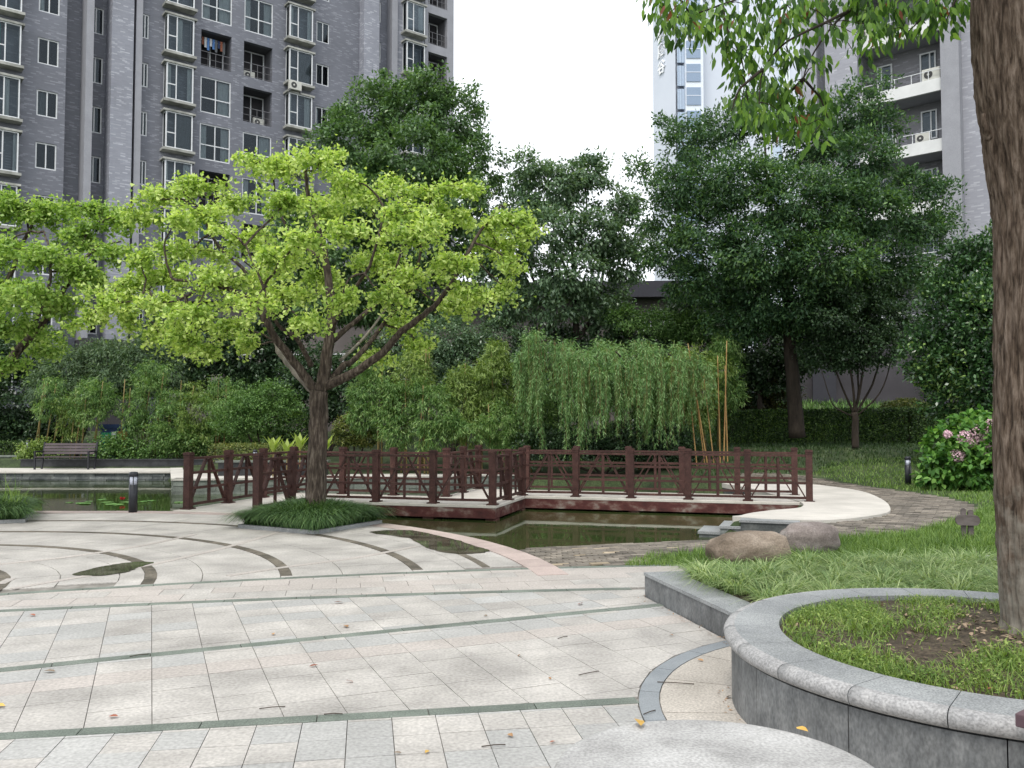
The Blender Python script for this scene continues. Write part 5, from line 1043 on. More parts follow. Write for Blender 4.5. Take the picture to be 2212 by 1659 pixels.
# --- water lilies
p0 = G(262, 1086, WATER_Z)
t = thing('water_lily', 'water lily with flat pads and a red flower left of the near bollard', 'water plant', (p0[0], p0[1], 0))
for k in range(16):
    x, y = rng.normal() * .65, rng.normal() * .35; r = rng.uniform(.09, .17); a0 = rng.uniform(0, 6.28); pts = [(x, y)] + [(x + r * math.cos(a0 + a), y + r * math.sin(a0 + a)) for a in np.linspace(.2, 6.0, 14)]
    MB().add([(q[0], q[1], WATER_Z + .006 + .002 * k / 16 + rng.uniform(0, .012)) for q in pts], [tuple(range(15))]).build('lily_pad', M['pad'], t)
n = 40; V, kk = leaves(np.tile([[.02, 0, WATER_Z + .07]], (n, 1)), unit(rdir(n) * [1, 1, .6] + [0, 0, .8]), rdir(n), .08, .03, 'leaf6'); link('flower', arrmesh('flower', V, kk), M['flower_red'], t)

# ================================================================ NEAR TREE: TRUNK, CROWN ABOVE, OVERHANGING SPRAYS
nt_ = thing('shade_tree', 'big rough-barked tree trunk at the right edge growing in the round planter', 'tree')
prof_ = [(.36, 2165, .30), (.48, 2175, .235), (.7, 2168, .215), (1.0, 2163, .21), (1.4, 2156, .205), (1.9, 2158, .21), (2.4, 2160, .215), (2.75, 2158, .225), (2.95, 2150, .235), (3.2, 2138, .24), (3.45, 2122, .245), (3.7, 2112, .235), (3.95, 2108, .225), (4.3, 2104, .22), (4.8, 2100, .21), (5.6, 2098, .19), (6.4, 2096, .15)]
TY = 4.85; zs = np.array([q[0] for q in prof_]); le = np.array([(q[1] - 1106) / F * (TY * math.cos(PITCH) + (q[0] - 1.6) * math.sin(PITCH)) for q in prof_]); rs = np.array([q[2] for q in prof_])
nz_, nu_ = 420, 130; V = np.zeros((nz_, nu_, 3)); Z = np.linspace(.34, 6.3, nz_); rad = np.interp(Z, zs, rs); cx = np.interp(Z, zs, le) + rad * .985
for i in range(nz_):
    for j in range(nu_):
        a = 2 * math.pi * j / nu_; ca, sa = math.cos(a), math.sin(a)
        w = mnoise.noise(Vector((ca * 2, sa * 2, Z[i] * 1.1))) * .6
        r1 = mnoise.noise(Vector(((ca + w * .12) * 7, (sa + w * .12) * 7, Z[i] * 2.3))); r2 = mnoise.noise(Vector((ca * 15, sa * 15, Z[i] * 6.5 + 9)))
        ridge = (1 - abs(r1) * 2.4) * .5 + (1 - abs(r2) * 2) * .28
        low = mnoise.noise(Vector((ca * .9, sa * .9, Z[i] * .8 + 3)))
        r = rad[i] * (1 + .05 * low) + .034 * (ridge - .55)
        V[i, j] = (cx[i] + r * ca, TY + r * sa, Z[i])
i = (np.arange(nz_ - 1)[:, None] * nu_ + np.arange(nu_)[None]).ravel(); j2 = (np.arange(nz_ - 1)[:, None] * nu_ + (np.arange(nu_)[None] + 1) % nu_).ravel()
# bark: brown above, pale lichen below
m, nt, N, Lk, o = newmat('rough_trunk_bark'); b = N.new('ShaderNodeBsdfPrincipled'); b.inputs['Roughness'].default_value = .92; b.inputs['Specular IOR Level'].default_value = .15
geo = N.new('ShaderNodeNewGeometry'); mp = N.new('ShaderNodeMapping'); mp.inputs['Scale'].default_value = (1.2, 1.2, .17); Lk.new(geo.outputs['Position'], mp.inputs[0])
n1 = N.new('ShaderNodeTexNoise'); n1.inputs['Scale'].default_value = 38; n1.inputs['Detail'].default_value = 8; n1.inputs['Roughness'].default_value = .65; Lk.new(mp.outputs[0], n1.inputs[0])
rA = ramp(N, [(.36, (.030, .021, .015)), (.5, (.095, .070, .052)), (.66, (.19, .15, .12))]); Lk.new(n1.outputs[0], rA.inputs[0])
n2 = N.new('ShaderNodeTexNoise'); n2.inputs['Scale'].default_value = 9; n2.inputs['Detail'].default_value = 8; n2.inputs['Roughness'].default_value = .7; Lk.new(geo.outputs['Position'], n2.inputs[0])
sp = N.new('ShaderNodeSeparateXYZ'); Lk.new(geo.outputs['Position'], sp.inputs[0]); mr = N.new('ShaderNodeMapRange'); Lk.new(sp.outputs[2], mr.inputs[0]); mr.inputs[1].default_value = .55; mr.inputs[2].default_value = 1.55; mr.inputs[3].default_value = .22; mr.inputs[4].default_value = -.12
ad = N.new('ShaderNodeMath'); Lk.new(n2.outputs[0], ad.inputs[0]); Lk.new(mr.outputs[0], ad.inputs[1]); st2 = N.new('ShaderNodeMapRange'); Lk.new(ad.outputs[0], st2.inputs[0]); st2.inputs[1].default_value = .50; st2.inputs[2].default_value = .78; st2.inputs[4].default_value = .75
mx = N.new('ShaderNodeMix'); mx.data_type = 'RGBA'; Lk.new(st2.outputs[0], mx.inputs[0]); Lk.new(rA.outputs[0], mx.inputs[6]); mx.inputs[7].default_value = (.25, .235, .20, 1); Lk.new(mx.outputs[2], b.inputs['Base Color'])
bp = N.new('ShaderNodeBump'); bp.inputs['Strength'].default_value = .8; bp.inputs['Distance'].default_value = .01; Lk.new(n1.outputs[0], bp.inputs['Height']); Lk.new(bp.outputs[0], b.inputs['Normal']); Lk.new(b.outputs[0], o.inputs[0]); M['trunkbark'] = m
link('trunk', idxmesh('trunk', V.reshape(-1, 3), np.c_[i, j2, j2 + nu_, i + nu_], True), M['trunkbark'], nt_)
c3 = np.array([cx[200], TY, 0])
topc = np.array([cx[-1], TY, 6.0])
q0 = np.array([np.interp(3.28, Z, cx - rad) + .02, TY, 3.22]); tubes_obj('broken_stub', [([q0, q0 + [-.035, -.02, .05], q0 + [-.045, -.02, .13]], .03, .012)], M['trunkbark'], nt_, 8)
limbs = [([topc - [0, 0, 1.0], topc + [-1.0, .2, -.2], topc + [-2.0, .6, -.3], topc + [-2.8, .9, -1.0]], .10, .02), ([topc - [0, 0, .4], topc + [1.0, -.5, .8], topc + [2.0, -1, 1.4]], .11, .03), ([topc - [0, 0, .2], topc + [.2, 1.2, 1.0], topc + [.1, 2.4, 1.6]], .11, .03), ([topc - [0, 0, .1], topc + [-.8, -1.0, 1.2], topc + [-1.6, -2.0, 1.6]], .1, .03), ([topc - [0, 0, .1], topc + [0, 0, 1.5], topc + [0, .2, 2.6]], .13, .04)]
tubes_obj('limb', limbs, M['bark'], nt_, 9)
up = [(topc + np.array(d), np.array(r)) for d, r in (((-1.6, .4, .6), (1.1, 1.1, .5)), ((0, 0, 2.4), (1.4, 1.4, .8)), ((1.8, -.9, 1.5), (1.1, 1.1, .7)), ((.1, 2.1, 1.6), (1.2, 1.1, .7)), ((-1.4, -1.7, 1.8), (1.0, 1.0, .6)), ((1.4, 1.2, 1.2), (1.0, 1.0, .6)))]
crown_mesh('crown', up, 9000, .10, .045, LM['over'], nt_, 'leaf6', 12, .25, .4, .6)
# sprays that hang into the view
sprays = []
def spray(pts, n, Y):
    sprays.append((px3(pts, Y), n))
bx_ = [[(1980, -60, .5), (1900, -20, .3), (1840, 20, .1), (1800, 55, 0), (1760, 110, 0), (1735, 170, 0), (1725, 240, .1)], [(1840, 20, .1), (1780, 50, -.1), (1700, 90, -.2), (1650, 150, -.2), (1640, 220, -.2)], [(1900, -20, .3), (1760, -30, .2), (1650, -20, .1), (1560, 10, 0), (1500, 30, 0), (1440, 40, 0)],
       [(2000, -50, .2), (2010, 0, .1), (1990, 40, 0), (1960, 70, 0)], [(2080, -40, 0), (2060, 10, -.1), (2040, 50, -.1)], [(1840, 20, .1), (1880, 50, .3), (1930, 70, .3)], [(1560, 10, 0), (1570, 60, -.1), (1600, 120, -.1), (1610, 180, 0)], [(1760, -30, .2), (1700, 10, .4), (1640, 60, .5), (1610, 110, .5)], [(1440, -40, 0), (1470, 0, 0), (1500, 40, .1), (1530, 80, .1)], [(1735, 170, 0), (1770, 210, 0), (1790, 260, 0)], [(1735, 170, 0), (1690, 220, .2), (1680, 270, .2)], [(1650, 150, -.2), (1600, 190, -.3), (1580, 240, -.3)]]
YS = 5.1
sp_l = []
for q in bx_: sp_l.append((px3(q, YS), .011, .003))
tubes_obj('hanging_branch', sp_l, M['bark_dark'], nt_, 6)
spots = [(1425, 20, 14), (1440, 55, 14), (1470, 40, 14), (1460, 80, 10), (1500, 30, 16), (1530, 60, 16), (1500, 85, 8), (1560, 30, 16), (1590, 70, 16), (1570, 110, 12), (1610, 130, 14), (1640, 60, 16), (1620, 20, 14), (1660, 110, 16), (1600, 170, 12), (1650, 170, 16), (1690, 60, 16), (1700, 130, 16), (1620, 210, 14), (1670, 210, 18), (1590, 225, 8), (1640, 255, 14), (1700, 200, 16), (1690, 255, 16), (1730, 240, 16), (1740, 280, 12), (1780, 255, 12), (1770, 210, 12),
         (1740, 20, 14), (1730, 70, 10), (1780, 20, 12), (1800, 70, 9), (1830, 35, 10), (1760, 150, 10), (1870, 20, 14), (1870, 60, 10), (1900, 45, 14), (1920, 15, 14), (1930, 70, 12), (1960, 30, 14), (1970, 70, 9), (1990, 20, 12), (2020, 15, 12), (2030, 45, 9), (2060, 20, 12), (2080, 5, 10), (2050, 60, 6), (1890, 95, 8), (1860, 90, 7), (1700, 20, 12), (1710, 290, 10), (1660, 290, 9), (1620, 270, 7), (1480, 10, 10), (1850, 130, 5), (1840, 5, 10), (1420, -10, 8), (1550, -10, 12), (1650, -10, 12), (1770, -20, 12), (1900, -20, 12), (2000, -20, 12), (1755, 300, 7), (1600, 245, 6)]
CL, DL = [], []; tw = MB()
skel = np.vstack([np.array(q[0]) for q in sp_l])
for px, py, n in spots:
    c = P(px, py - 8, YS + rng.uniform(-.35, .45)); near = skel[np.argmin(np.linalg.norm(skel - c, axis=1))]
    tw.tube([tuple(near), tuple((near + c) / 2 + [0, 0, .02]), tuple(c)], [.004, .003, .002], 4, cap=False)
    n = int(n * 3.0); off = rdir(n) * (rng.random(n) ** .5)[:, None] * [.12, .12, .07]; CL.append(c + off); DL.append(unit(off * 4 + np.c_[rng.normal(size=(n, 2)) * .25, np.full(n, -.85)]))
tw.build('twigs', M['bark_dark'], nt_)['kind'] = 'stuff'
CL = np.vstack(CL); DL = np.vstack(DL); Nn = unit(rdir(len(CL)) * .9 + [0, -.5, .5]); Ls = rng.uniform(.05, .09, len(CL)); V, k = leaves(CL, DL, Nn, Ls, Ls * rng.uniform(.36, .5, len(CL)), 'leaf6'); V = V.reshape(-1, k, 3)
order = rng.permutation(len(V))
for i_ in order[:285]: link('leaf', arrmesh('leaf', V[i_], k), LM['over'], nt_)
o = link('leaf_mass', arrmesh('leaf_mass', V[order[285:]].reshape(-1, 3), k), LM['over'], nt_); o['kind'] = 'stuff'

# ================================================================ BUILDINGS
def glassmat():
    m, nt, N, Lk, o = newmat('window_glass'); tr = N.new('ShaderNodeBsdfTransparent'); tr.inputs[0].default_value = (.78, .82, .83, 1); gl = N.new('ShaderNodeBsdfGlossy'); gl.inputs['Roughness'].default_value = .03; gl.inputs[0].default_value = (.42, .47, .52, 1)
    fr = N.new('ShaderNodeFresnel'); fr.inputs[0].default_value = 1.5; ad = N.new('ShaderNodeMath'); ad.inputs[1].default_value = .0; Lk.new(fr.outputs[0], ad.inputs[0]); mx = N.new('ShaderNodeMixShader'); Lk.new(ad.outputs[0], mx.inputs[0]); Lk.new(tr.outputs[0], mx.inputs[1]); Lk.new(gl.outputs[0], mx.inputs[2]); Lk.new(mx.outputs[0], o.inputs[0]); return m
M['glass'] = glassmat()
MC = {}
def cached(key, fn):
    if key not in MC: MC[key] = fn()
    return MC[key]
def frame_mesh(w, h, cols, rows, bt=.072, dp=.06):
    mb = MB(); mb.box(0, w, -dp, 0, 0, bt).box(0, w, -dp, 0, h - bt, h).box(0, bt, -dp, 0, bt, h - bt).box(w - bt, w, -dp, 0, bt, h - bt)
    for c in cols: mb.box(c * w - bt * .45, c * w + bt * .45, -dp * .9, -.002, bt, h - bt)
    for c0, c1, r in rows: mb.box(c0 * w + bt * .5, c1 * w - bt * .5, -dp * .8, -.004, r * h - bt * .45, r * h + bt * .45)
    me = mb.mesh('window'); me.materials.append(M['frame']); return me
def pane_mesh(w, h):
    me = MB().box(.04, w - .04, -.034, -.026, .04, h - .04).mesh('pane'); me.materials.append(M['glass']); return me
def window(parent, x, z, w, h, y=0., cols=(.5,), rows=(), curtain=None, name='window'):
    fk = (round(w, 2), round(h, 2), cols, rows); fr = link(name, cached(('f',) + fk, lambda: frame_mesh(w, h, cols, rows)), None, parent); fr.location = (x, y, z)
    link('pane', cached(('p', fk[0], fk[1]), lambda: pane_mesh(w, h)), None, fr)
    if curtain:
        mt, sides = curtain
        def cm():
            mb = MB()
            for (a, c) in sides:
                n = max(3, int((c - a) * w / .12)); vs = []
                for i in range(n + 1):
                    xx = (a + (c - a) * i / n) * w; yy = .14 + (.03 if i % 2 else 0); vs += [(xx, yy, .03), (xx, yy, h - .05)]
                mb.add(vs, [(2 * i, 2 * i + 2, 2 * i + 3, 2 * i + 1) for i in range(n)])
            me = mb.mesh('curtain'); me.materials.append(M[mt]); return me
        link('curtain', cached(('c', fk, mt, sides), cm), None, fr)
    return fr
# ---- left tower; local x runs along the facade, local y into the building
FO = np.array([-27.4, 47.2]); FU = unit(np.array([.789, .615])); FN = np.array([-FU[1], FU[0]])
def fx(px, off=0.):
    """distance along the facade (set back by off) seen at photo column px"""
    k = (px - CX) / F * 1.0147; o_ = FO + FN * off; return (k * o_[1] - o_[0]) / (FU[0] - k * FU[1])
tw_ = thing('apartment_tower', 'grey tiled apartment tower with bay windows filling the upper left', 'building', (FO[0], FO[1], 0), math.atan2(FU[1], FU[0]))
ZB, ZT, ZF = 1.5, 46.0, 26.45
levels = [ZF - 3 * k for k in range(-5, 8)]
def wall(x0, x1, ops, off, mat, name='wall', zb=ZB, th=.35):
    """solid wall between x0 and x1 with openings [(xa, xb, head drop, height)] repeated on every floor"""
    mb = MB()
    if not ops: mb.box(x0, x1, off, off + th, zb, ZT)
    else:
        xa, xb, dr, h = ops; mb.box(x0, xa, off, off + th, zb, ZT); mb.box(xb, x1, off, off + th, zb, ZT); z = ZT
        for L_ in levels:
            t = L_ - dr; b_ = t - h
            if t > ZT or b_ < zb: continue
            mb.box(xa, xb, off, off + th, t, z); z = b_
        mb.box(xa, xb, off, off + th, zb, z)
    return mb.build(name, mat, tw_)
X = lambda px, off=0.: fx(px, off)
D_, Md = M['fac_dark'], M['fac_mid']
# bay window columns, loggias, small windows
def bays(xa, xb, zt, h, rng_l, proj=.55, sides=True):
    w = xb - xa
    for i, L_ in enumerate(rng_l):
        t = L_ + zt; cur = [('curtain', ((.38, .6),)), ('curtain', ((.0, .2), (.8, 1.))), ('curtain_grey', ((.4, 1),)), ('curtain', ((.0, .15), (.7, 1))), None, ('curtain_teal', ((0., .2),))][(i * 7 + int(xa)) % 6]
        f = window(tw_, xa, t - h, w, h, -proj, (.36, .97), ((0, .36, .42),), cur, 'bay_window')
        for xx in (0, w - .05):
            def sm():
                me = MB().box(0, .05, .001, proj, 0, .06).box(0, .05, .001, proj, h - .06, h).box(0, .05, .001, .06, .06, h - .06).box(0, .05, proj - .06, proj, .06, h - .06).mesh('side_frame'); me.materials.append(M['frame']); return me
            s = link('side_frame', cached(('bs', round(w, 2), h), sm), None, f); s.location = (xx, 0, 0)
            def sp_():
                me = MB().box(.02, .028, .06, proj - .06, .06, h - .06).mesh('side_pane'); me.materials.append(M['glass']); return me
            s = link('side_pane', cached(('bp', round(w, 2), h), sp_), None, f); s.location = (xx, 0, 0)
        for nm, z0, z1 in (('sill', -.16, -.002), ('hood', h + .002, h + .12)):
            s = link(nm, cached((nm, round(w, 2), h), lambda z0=z0, z1=z1, nm=nm: (lambda me: (me.materials.append(M['sill']), me)[1])(MB().box(-.16, w + .16, -.14, proj - .002, z0, z1).mesh(nm))), None, f)
def smalls(xa, xb, dr, h, off=0., cols=(.5,), cs=None):
    for i, L_ in enumerate(levels):
        if L_ - dr > ZT or L_ - dr - h < ZB: continue
        cur = [None, ('curtain_grey', ((0, .5),)), None, ('curtain', ((.0, .3),))][(i * 5 + int(xa * 3)) % 4]
        window(tw_, xa + .003, L_ - dr - h + .003, xb - xa - .006, h - .006, off + .12, cols, (), cur)
def loggias(xa, xb, dr, h, kinds, off=0.):
    w = xb - xa
    for i, L_ in enumerate(levels):
        t = L_ - dr; b_ = t - h
        if t > ZT or b_ < ZB: continue
        k = kinds[i % len(kinds)]
        if k == 'g':
            window(tw_, xa + .003, b_ + .003, w - .006, h - .006, off + .10, (.5,), ((0, .5, .42), (.5, 1, .42)), [('curtain', ((0, .25), (.72, 1))), ('curtain', ((0, .3), (.6, 1))), ('curtain_teal', ((0, .3),)), ('curtain', ((.6, 1),))][(i + int(xa)) % 4], 'glazed_balcony')
        else:
            def lm():
                mb = MB(); mb.box(0, w, .1, .13, .95, .98).box(0, w, .1, .12, .5, .52).box(0, w, .1, .12, .1, .12)
                for j in range(5): mb.box(w * j / 4 - .012 if j else .0, w * j / 4 + .012, .1, .125, 0, .95)
                me = mb.mesh('balcony_railing'); me.materials.append(M['rail_metal']); return me
            r = link('balcony_railing', cached(('lg', round(w, 2)), lm), None, tw_); r.location = (xa, off, b_)
            def bk():
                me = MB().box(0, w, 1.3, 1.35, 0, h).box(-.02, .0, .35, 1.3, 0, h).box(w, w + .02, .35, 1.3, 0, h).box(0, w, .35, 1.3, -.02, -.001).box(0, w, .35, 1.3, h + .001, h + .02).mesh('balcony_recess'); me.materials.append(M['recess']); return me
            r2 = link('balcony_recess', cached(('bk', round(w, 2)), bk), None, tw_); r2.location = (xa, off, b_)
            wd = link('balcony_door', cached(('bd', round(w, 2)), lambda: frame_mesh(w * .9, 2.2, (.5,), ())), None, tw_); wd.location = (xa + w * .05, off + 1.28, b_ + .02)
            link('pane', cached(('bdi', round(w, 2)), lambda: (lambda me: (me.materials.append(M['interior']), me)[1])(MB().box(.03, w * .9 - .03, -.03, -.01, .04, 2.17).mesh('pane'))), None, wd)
x = [X(-60), X(2), X(46), X(77), X(126), X(140)]
wall(X(-60), X(72), None, 0, D_); bays(X(-16), X(38), .05, 2.25, levels)
wall(X(72) , X(140), (X(78), X(124), 0.1 + 3 - 3, 1.5), 0, D_); smalls(X(78), X(124), .1, 1.5)
wall(X(140), X(179), None, .9, D_); wall(X(179), X(195), None, -.5, M['fac_plain'], 'pilaster', th=1.8)
wall(X(195), X(233, .9), (X(196.5, .9), X(220, .9), .1, 1.6), .9, D_); smalls(X(196.5, .9), X(220, .9), .1, 1.6, .9, (.3,))
wall(X(233), X(280), None, -.6, Md, 'wall_bay', th=1.8); wall(X(281.5), X(286), None, .1, D_, th=.6); wall(X(286), X(300), None, -.5, M['fac_plain'], 'pilaster', th=1.2)
wall(X(300), X(340), (X(301.5), X(318.5), .1, 1.5), 0, D_); smalls(X(301.5), X(318.5), .1, 1.5, 0, (.5,))
wall(X(340), X(424), None, 0, D_); bays(X(352), X(410), .05, 2.25, levels)
wall(X(424), X(507), (X(432), X(498), .05, 2.3), 0, D_); loggias(X(432), X(498), .05, 2.3, 'ggoggoggoggo')
wall(X(507), X(598), (X(525), X(587), .05, 2.3), 0, D_); loggias(X(525), X(587), .05, 2.3, 'ggoggooggogg')
wall(X(598), X(676), None, 0, D_); bays(X(616), X(666), .05, 2.2, levels)
wall(X(676), X(714), (X(682), X(710), .2, 1.45), 0, D_); smalls(X(682), X(710), .2, 1.45)
wall(X(714), X(775), None, 0, D_, 'wall'); wall(X(775), X(808), None, -.7, Md, 'wall_bay', th=1.6)
wall(X(808), X(843), (X(811, .6), X(822, .6), .1, 1.5), .6, D_); smalls(X(811, .6), X(822, .6), .1, 1.5, .6)
wall(X(843), X(855), None, -.2, M['fac_plain'], 'pilaster', th=1.0)
wall(X(855), X(916), None, 0, Md); bays(X(869), X(908), .05, 2.2, levels)
wall(X(916), X(978), (X(923), X(964), .0, 2.35), -.1, M['fac_plain']); loggias(X(923), X(964), .0, 2.35, 'oooooooooooo', -.1)
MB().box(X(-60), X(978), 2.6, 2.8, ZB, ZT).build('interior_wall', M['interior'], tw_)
MB().box(X(978) - .25, X(978), .26, 14, ZB, ZT).build('end_wall', M['fac_plain'], tw_)
MB().box(X(-60), X(978) - .26, 13.8, 14, ZB, ZT).box(X(-60), X(-60) + .2, .36, 13.79, ZB, ZT).build('rear_wall', D_, tw_)
MB().box(X(-60), X(978), -.6, 14, ZT, ZT + .4).build('roof', M['fac_plain'], tw_)
for xa, xb in ((X(195), X(300)),):
    MB().box(xa - .4, xb + .3, -1.3, 1.1, 5.6, 6.3).build('canopy', M['lowwall_dark'], tw_); MB().box(xa, xb, -.68, -.61, -1, 5.6).build('entrance_wall', M['lowwall_dark'], tw_)
MB().box(X(-60), X(978), -.02, 2.5, -1, ZB - .01).build('plinth', M['lowwall_dark'], tw_)
def ac(parent_xy, rz, z, label, s=1.):
    t = thing('air_conditioner', label, 'air conditioner', (parent_xy[0], parent_xy[1], z), rz, 'air conditioner units on the towers'); t.scale = (s, s, s)
    MB().box(-.42, .42, -.3, 0, 0, .6).build('housing', M['ac_white'], t, bevel=.02)
    mb = MB(); mb.lathe([(.20, 0), (.20, .012)], 24); o = mb.build('fan_grille', M['ac_dark'], t); o.rotation_euler = (R(90), 0, 0); o.location = (-.12, -.302, .30)
    mb = MB(); mb.lathe([(.06, 0), (.06, .016)], 16); o = mb.build('fan_hub', M['ac_white'], t); o.rotation_euler = (R(90), 0, 0); o.location = (-.12, -.315, .30)
    MB().box(-.4, -.36, -.28, -.02, -.12, 0).box(.36, .4, -.28, -.02, -.12, 0).build('bracket', M['rail_metal'], t)
def tpt(xl, yl): q = FO + FU * xl + FN * yl; return (q[0], q[1])
ra = math.atan2(FU[1], FU[0])
ac(tpt(X(626), -.62), ra, ZF + .05 - 3 + .14, 'outdoor air conditioner sitting on top of a bay window of the left tower')
ac(tpt(X(545), .9), ra, ZF - 3 * 0 - 2.3 + .05, 'air conditioner inside the open glazed balcony of the left tower', .9); ac(tpt(X(568), .95), ra, ZF - 3 - 2.3 + .05, 'air conditioner low in the open balcony, one floor down', .9)
lau = thing('laundry', 'coloured laundry hanging in an open balcony of the left tower', 'laundry', (*tpt(X(440), .6), 0), ra)
for k in range(9):
    mt = ['dry_red', 'curtain', 'blue_panel', 'curtain', 'blue_panel', 'curtain_grey', 'navy_panel', 'dry_red', 'curtain_grey'][k]; x0 = k * .17; MB().box(x0, x0 + .14, 0, .03, ZF - .25 - .5 - .15 * (k % 3), ZF - .25).build('garment', M[mt], lau)
# ---- low building in the middle
lb_ = thing('low_building', 'low brown building with a dark flat roof edge behind the middle trees', 'building', (0, 41, 0), R(-4))
MB().box(-16, 10.5, 0, 12, -1, 7.4).build('wall', M['lowwall'], lb_); MB().box(-16.5, 11.2, -.8, 12.5, 7.405, 8.15).build('roof_edge', M['roof_dark'], lb_)
for px in (1390, 1418, 1444):
    q = P(px, 690, 40.6); f = window(lb_, q[0] - .3, 5.9 - .5, .58, .95, -.01, (.5,), ()); MB().box(.02, .56, -.024, -.02, .5, .92).build('blue_pane', M['blue_glass'], f)
for k in range(7): f = window(lb_, -14 + k * 2.6, 3.6, 1.2, 1.3, -.01)
# ---- right tower
RO = np.array([20.86, 41.5]); RU = unit(np.array([2.94, -2.55])); RN = np.array([-RU[1], RU[0]])
def rx_(px, off=0.):
    k = (px - CX) / F * 1.0147; o_ = RO + RN * off; return (k * o_[1] - o_[0]) / (RU[0] - k * RU[1])
rt = thing('apartment_tower', 'grey tiled tower with white balcony bands behind the right tree', 'building', (RO[0], RO[1], 0), math.atan2(RU[1], RU[0]))
def rb(n, x0, x1, y0, y1, z0, z1, mt): return MB().box(x0, x1, y0, y1, z0, z1).build(n, M[mt], rt)
xl, xr = rx_(1858), rx_(2038)
rb('wall', rx_(1734), rx_(1768), -.2, .3, -1, 44, 'fac_right'); rb('wall', rx_(1768), rx_(1788), .9, 1.2, -1, 44, 'fac_right_dark'); rb('wall', rx_(1788), xl, -.3, .3, -1, 44, 'fac_right')
rb('wall', xl, xr, 1.4, 1.7, -1, 44, 'fac_right_dark'); rb('side_wall', xl - .02, xl + .0, .3, 1.4, -1, 44, 'fac_right_dark')
rb('pilaster', xr, rx_(2078), -.35, 1.7, -1, 44, 'fac_plain'); rb('wall', rx_(2078) + .002, rx_(2078) + 9, .2, .6, -1, 44, 'fac_right'); rb('end_wall', rx_(1734), rx_(1734) + .3, .31, 12, -1, 44, 'fac_right'); rb('rear_wall', rx_(1734), rx_(2078) + 9, 12, 12.3, -1, 44, 'fac_right_dark'); rb('roof', rx_(1734), rx_(2078) + 9, -.3, 12.3, 44, 44.4, 'fac_plain')
for k in range(-6, 9):
    zt_ = 18.4 - 3 * k
    if zt_ > 44 or zt_ < .5: continue
    rb('balcony_band', xl + .002, xr - .002, -.15, 0, zt_ - .62, zt_, 'band_white'); rb('balcony_floor', xl + .002, xr - .002, .001, 1.39, zt_ - .62, zt_ - .5, 'fac_plain')
    mb = MB(); mb.box(xl, xr, -.1, -.07, zt_ + .45, zt_ + .48)
    for j in range(5): xx = xl + (xr - xl) * (j + .2) / 5; mb.box(xx, xx + .03, -.1, -.07, zt_, zt_ + .45)
    mb.build('balcony_railing', M['frame'], rt)
    wz = zt_ - 2.5; xa, xb = rx_(1990, 1.4), rx_(2025, 1.4)
    window(rt, xa, wz, xb - xa, 1.5, 1.38, (.62,), (), [('curtain_teal', ((0, .6),)), ('curtain_grey', ((0, .4),)), None][k % 3])
    xa, xb = rx_(1897, 1.4), rx_(1930, 1.4); window(rt, xa, wz, xb - xa, 1.4, 1.38, (.3,), (), ('curtain', ((0.3, 1),)) if k % 2 else None)
rb('plinth', rx_(1734) + .31, rx_(2078) + 8.9, 3, 11.9, -1, 2.2, 'lowwall_dark')
def rpt(xx, yy): q = RO + RU * xx + RN * yy; return (q[0], q[1])
rr2 = math.atan2(RU[1], RU[0])
ac(rpt(rx_(2012), .35), rr2, 18.4 + .05, 'air conditioner with a red sticker on the balcony band of the right tower'); ac(rpt(rx_(1990), .35), rr2, 15.4 + .02, 'air conditioner on the next lower band of the right tower', .8); ac(rpt(rx_(2024), .5), rr2, 13.2, 'air conditioner hung on the right tower wall beside a window', .8)
ac(rpt(rx_(1868), .35), rr2, 21.4 + .05, 'air conditioner at the left end of the top balcony band', 1.)
# grey garden wall at the right tower foot
gw = thing('garden_wall', 'plain purplish grey wall at the foot of the right tower behind the hedge', 'wall')
MB().prism([(12, 41.2), (30, 36.5), (30.2, 37.0), (12.2, 41.7)], -.5, 6.2).build('wall', M['lowwall_dark'], gw)
for s in (.12, .38, .62): a_ = np.array([12, 41.2]) * (1 - s) + np.array([30, 36.5]) * s; MB().prism([(a_[0], a_[1] - .25), (a_[0] + 1.0, a_[1] - .51), (a_[0] + 1.05, a_[1] - .3), (a_[0] + .05, a_[1] - .03)], -.5, 6.0).build('pilaster', M['roof_dark'], gw)
# ---- far haze-tinted tower with sign characters
TY_ = 109.; sT = TY_ / F
ft = thing('far_tower', 'tall haze-tinted tower with vertical white sign characters', 'building')
pA = P(1413, 500, 112)[:2]; pB = P(1462, 500, 106.5)[:2]; pC = P(1484, 500, 106.5)[:2]; pD = P(1523, 500, 106.5)[:2]; pE = P(1523, 500, 109.5)[:2]; pF = P(1790, 500, 109.5)[:2]
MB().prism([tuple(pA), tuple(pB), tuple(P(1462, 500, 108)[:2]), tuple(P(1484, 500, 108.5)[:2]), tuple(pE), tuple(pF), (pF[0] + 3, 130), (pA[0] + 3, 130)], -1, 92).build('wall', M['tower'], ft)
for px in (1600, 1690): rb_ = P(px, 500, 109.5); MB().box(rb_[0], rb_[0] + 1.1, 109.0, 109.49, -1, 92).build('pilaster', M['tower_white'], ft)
MB().box(pC[0], pD[0], 106.6, 108.9, -1, 92).build('bay_shaft', M['tower_white'], ft)
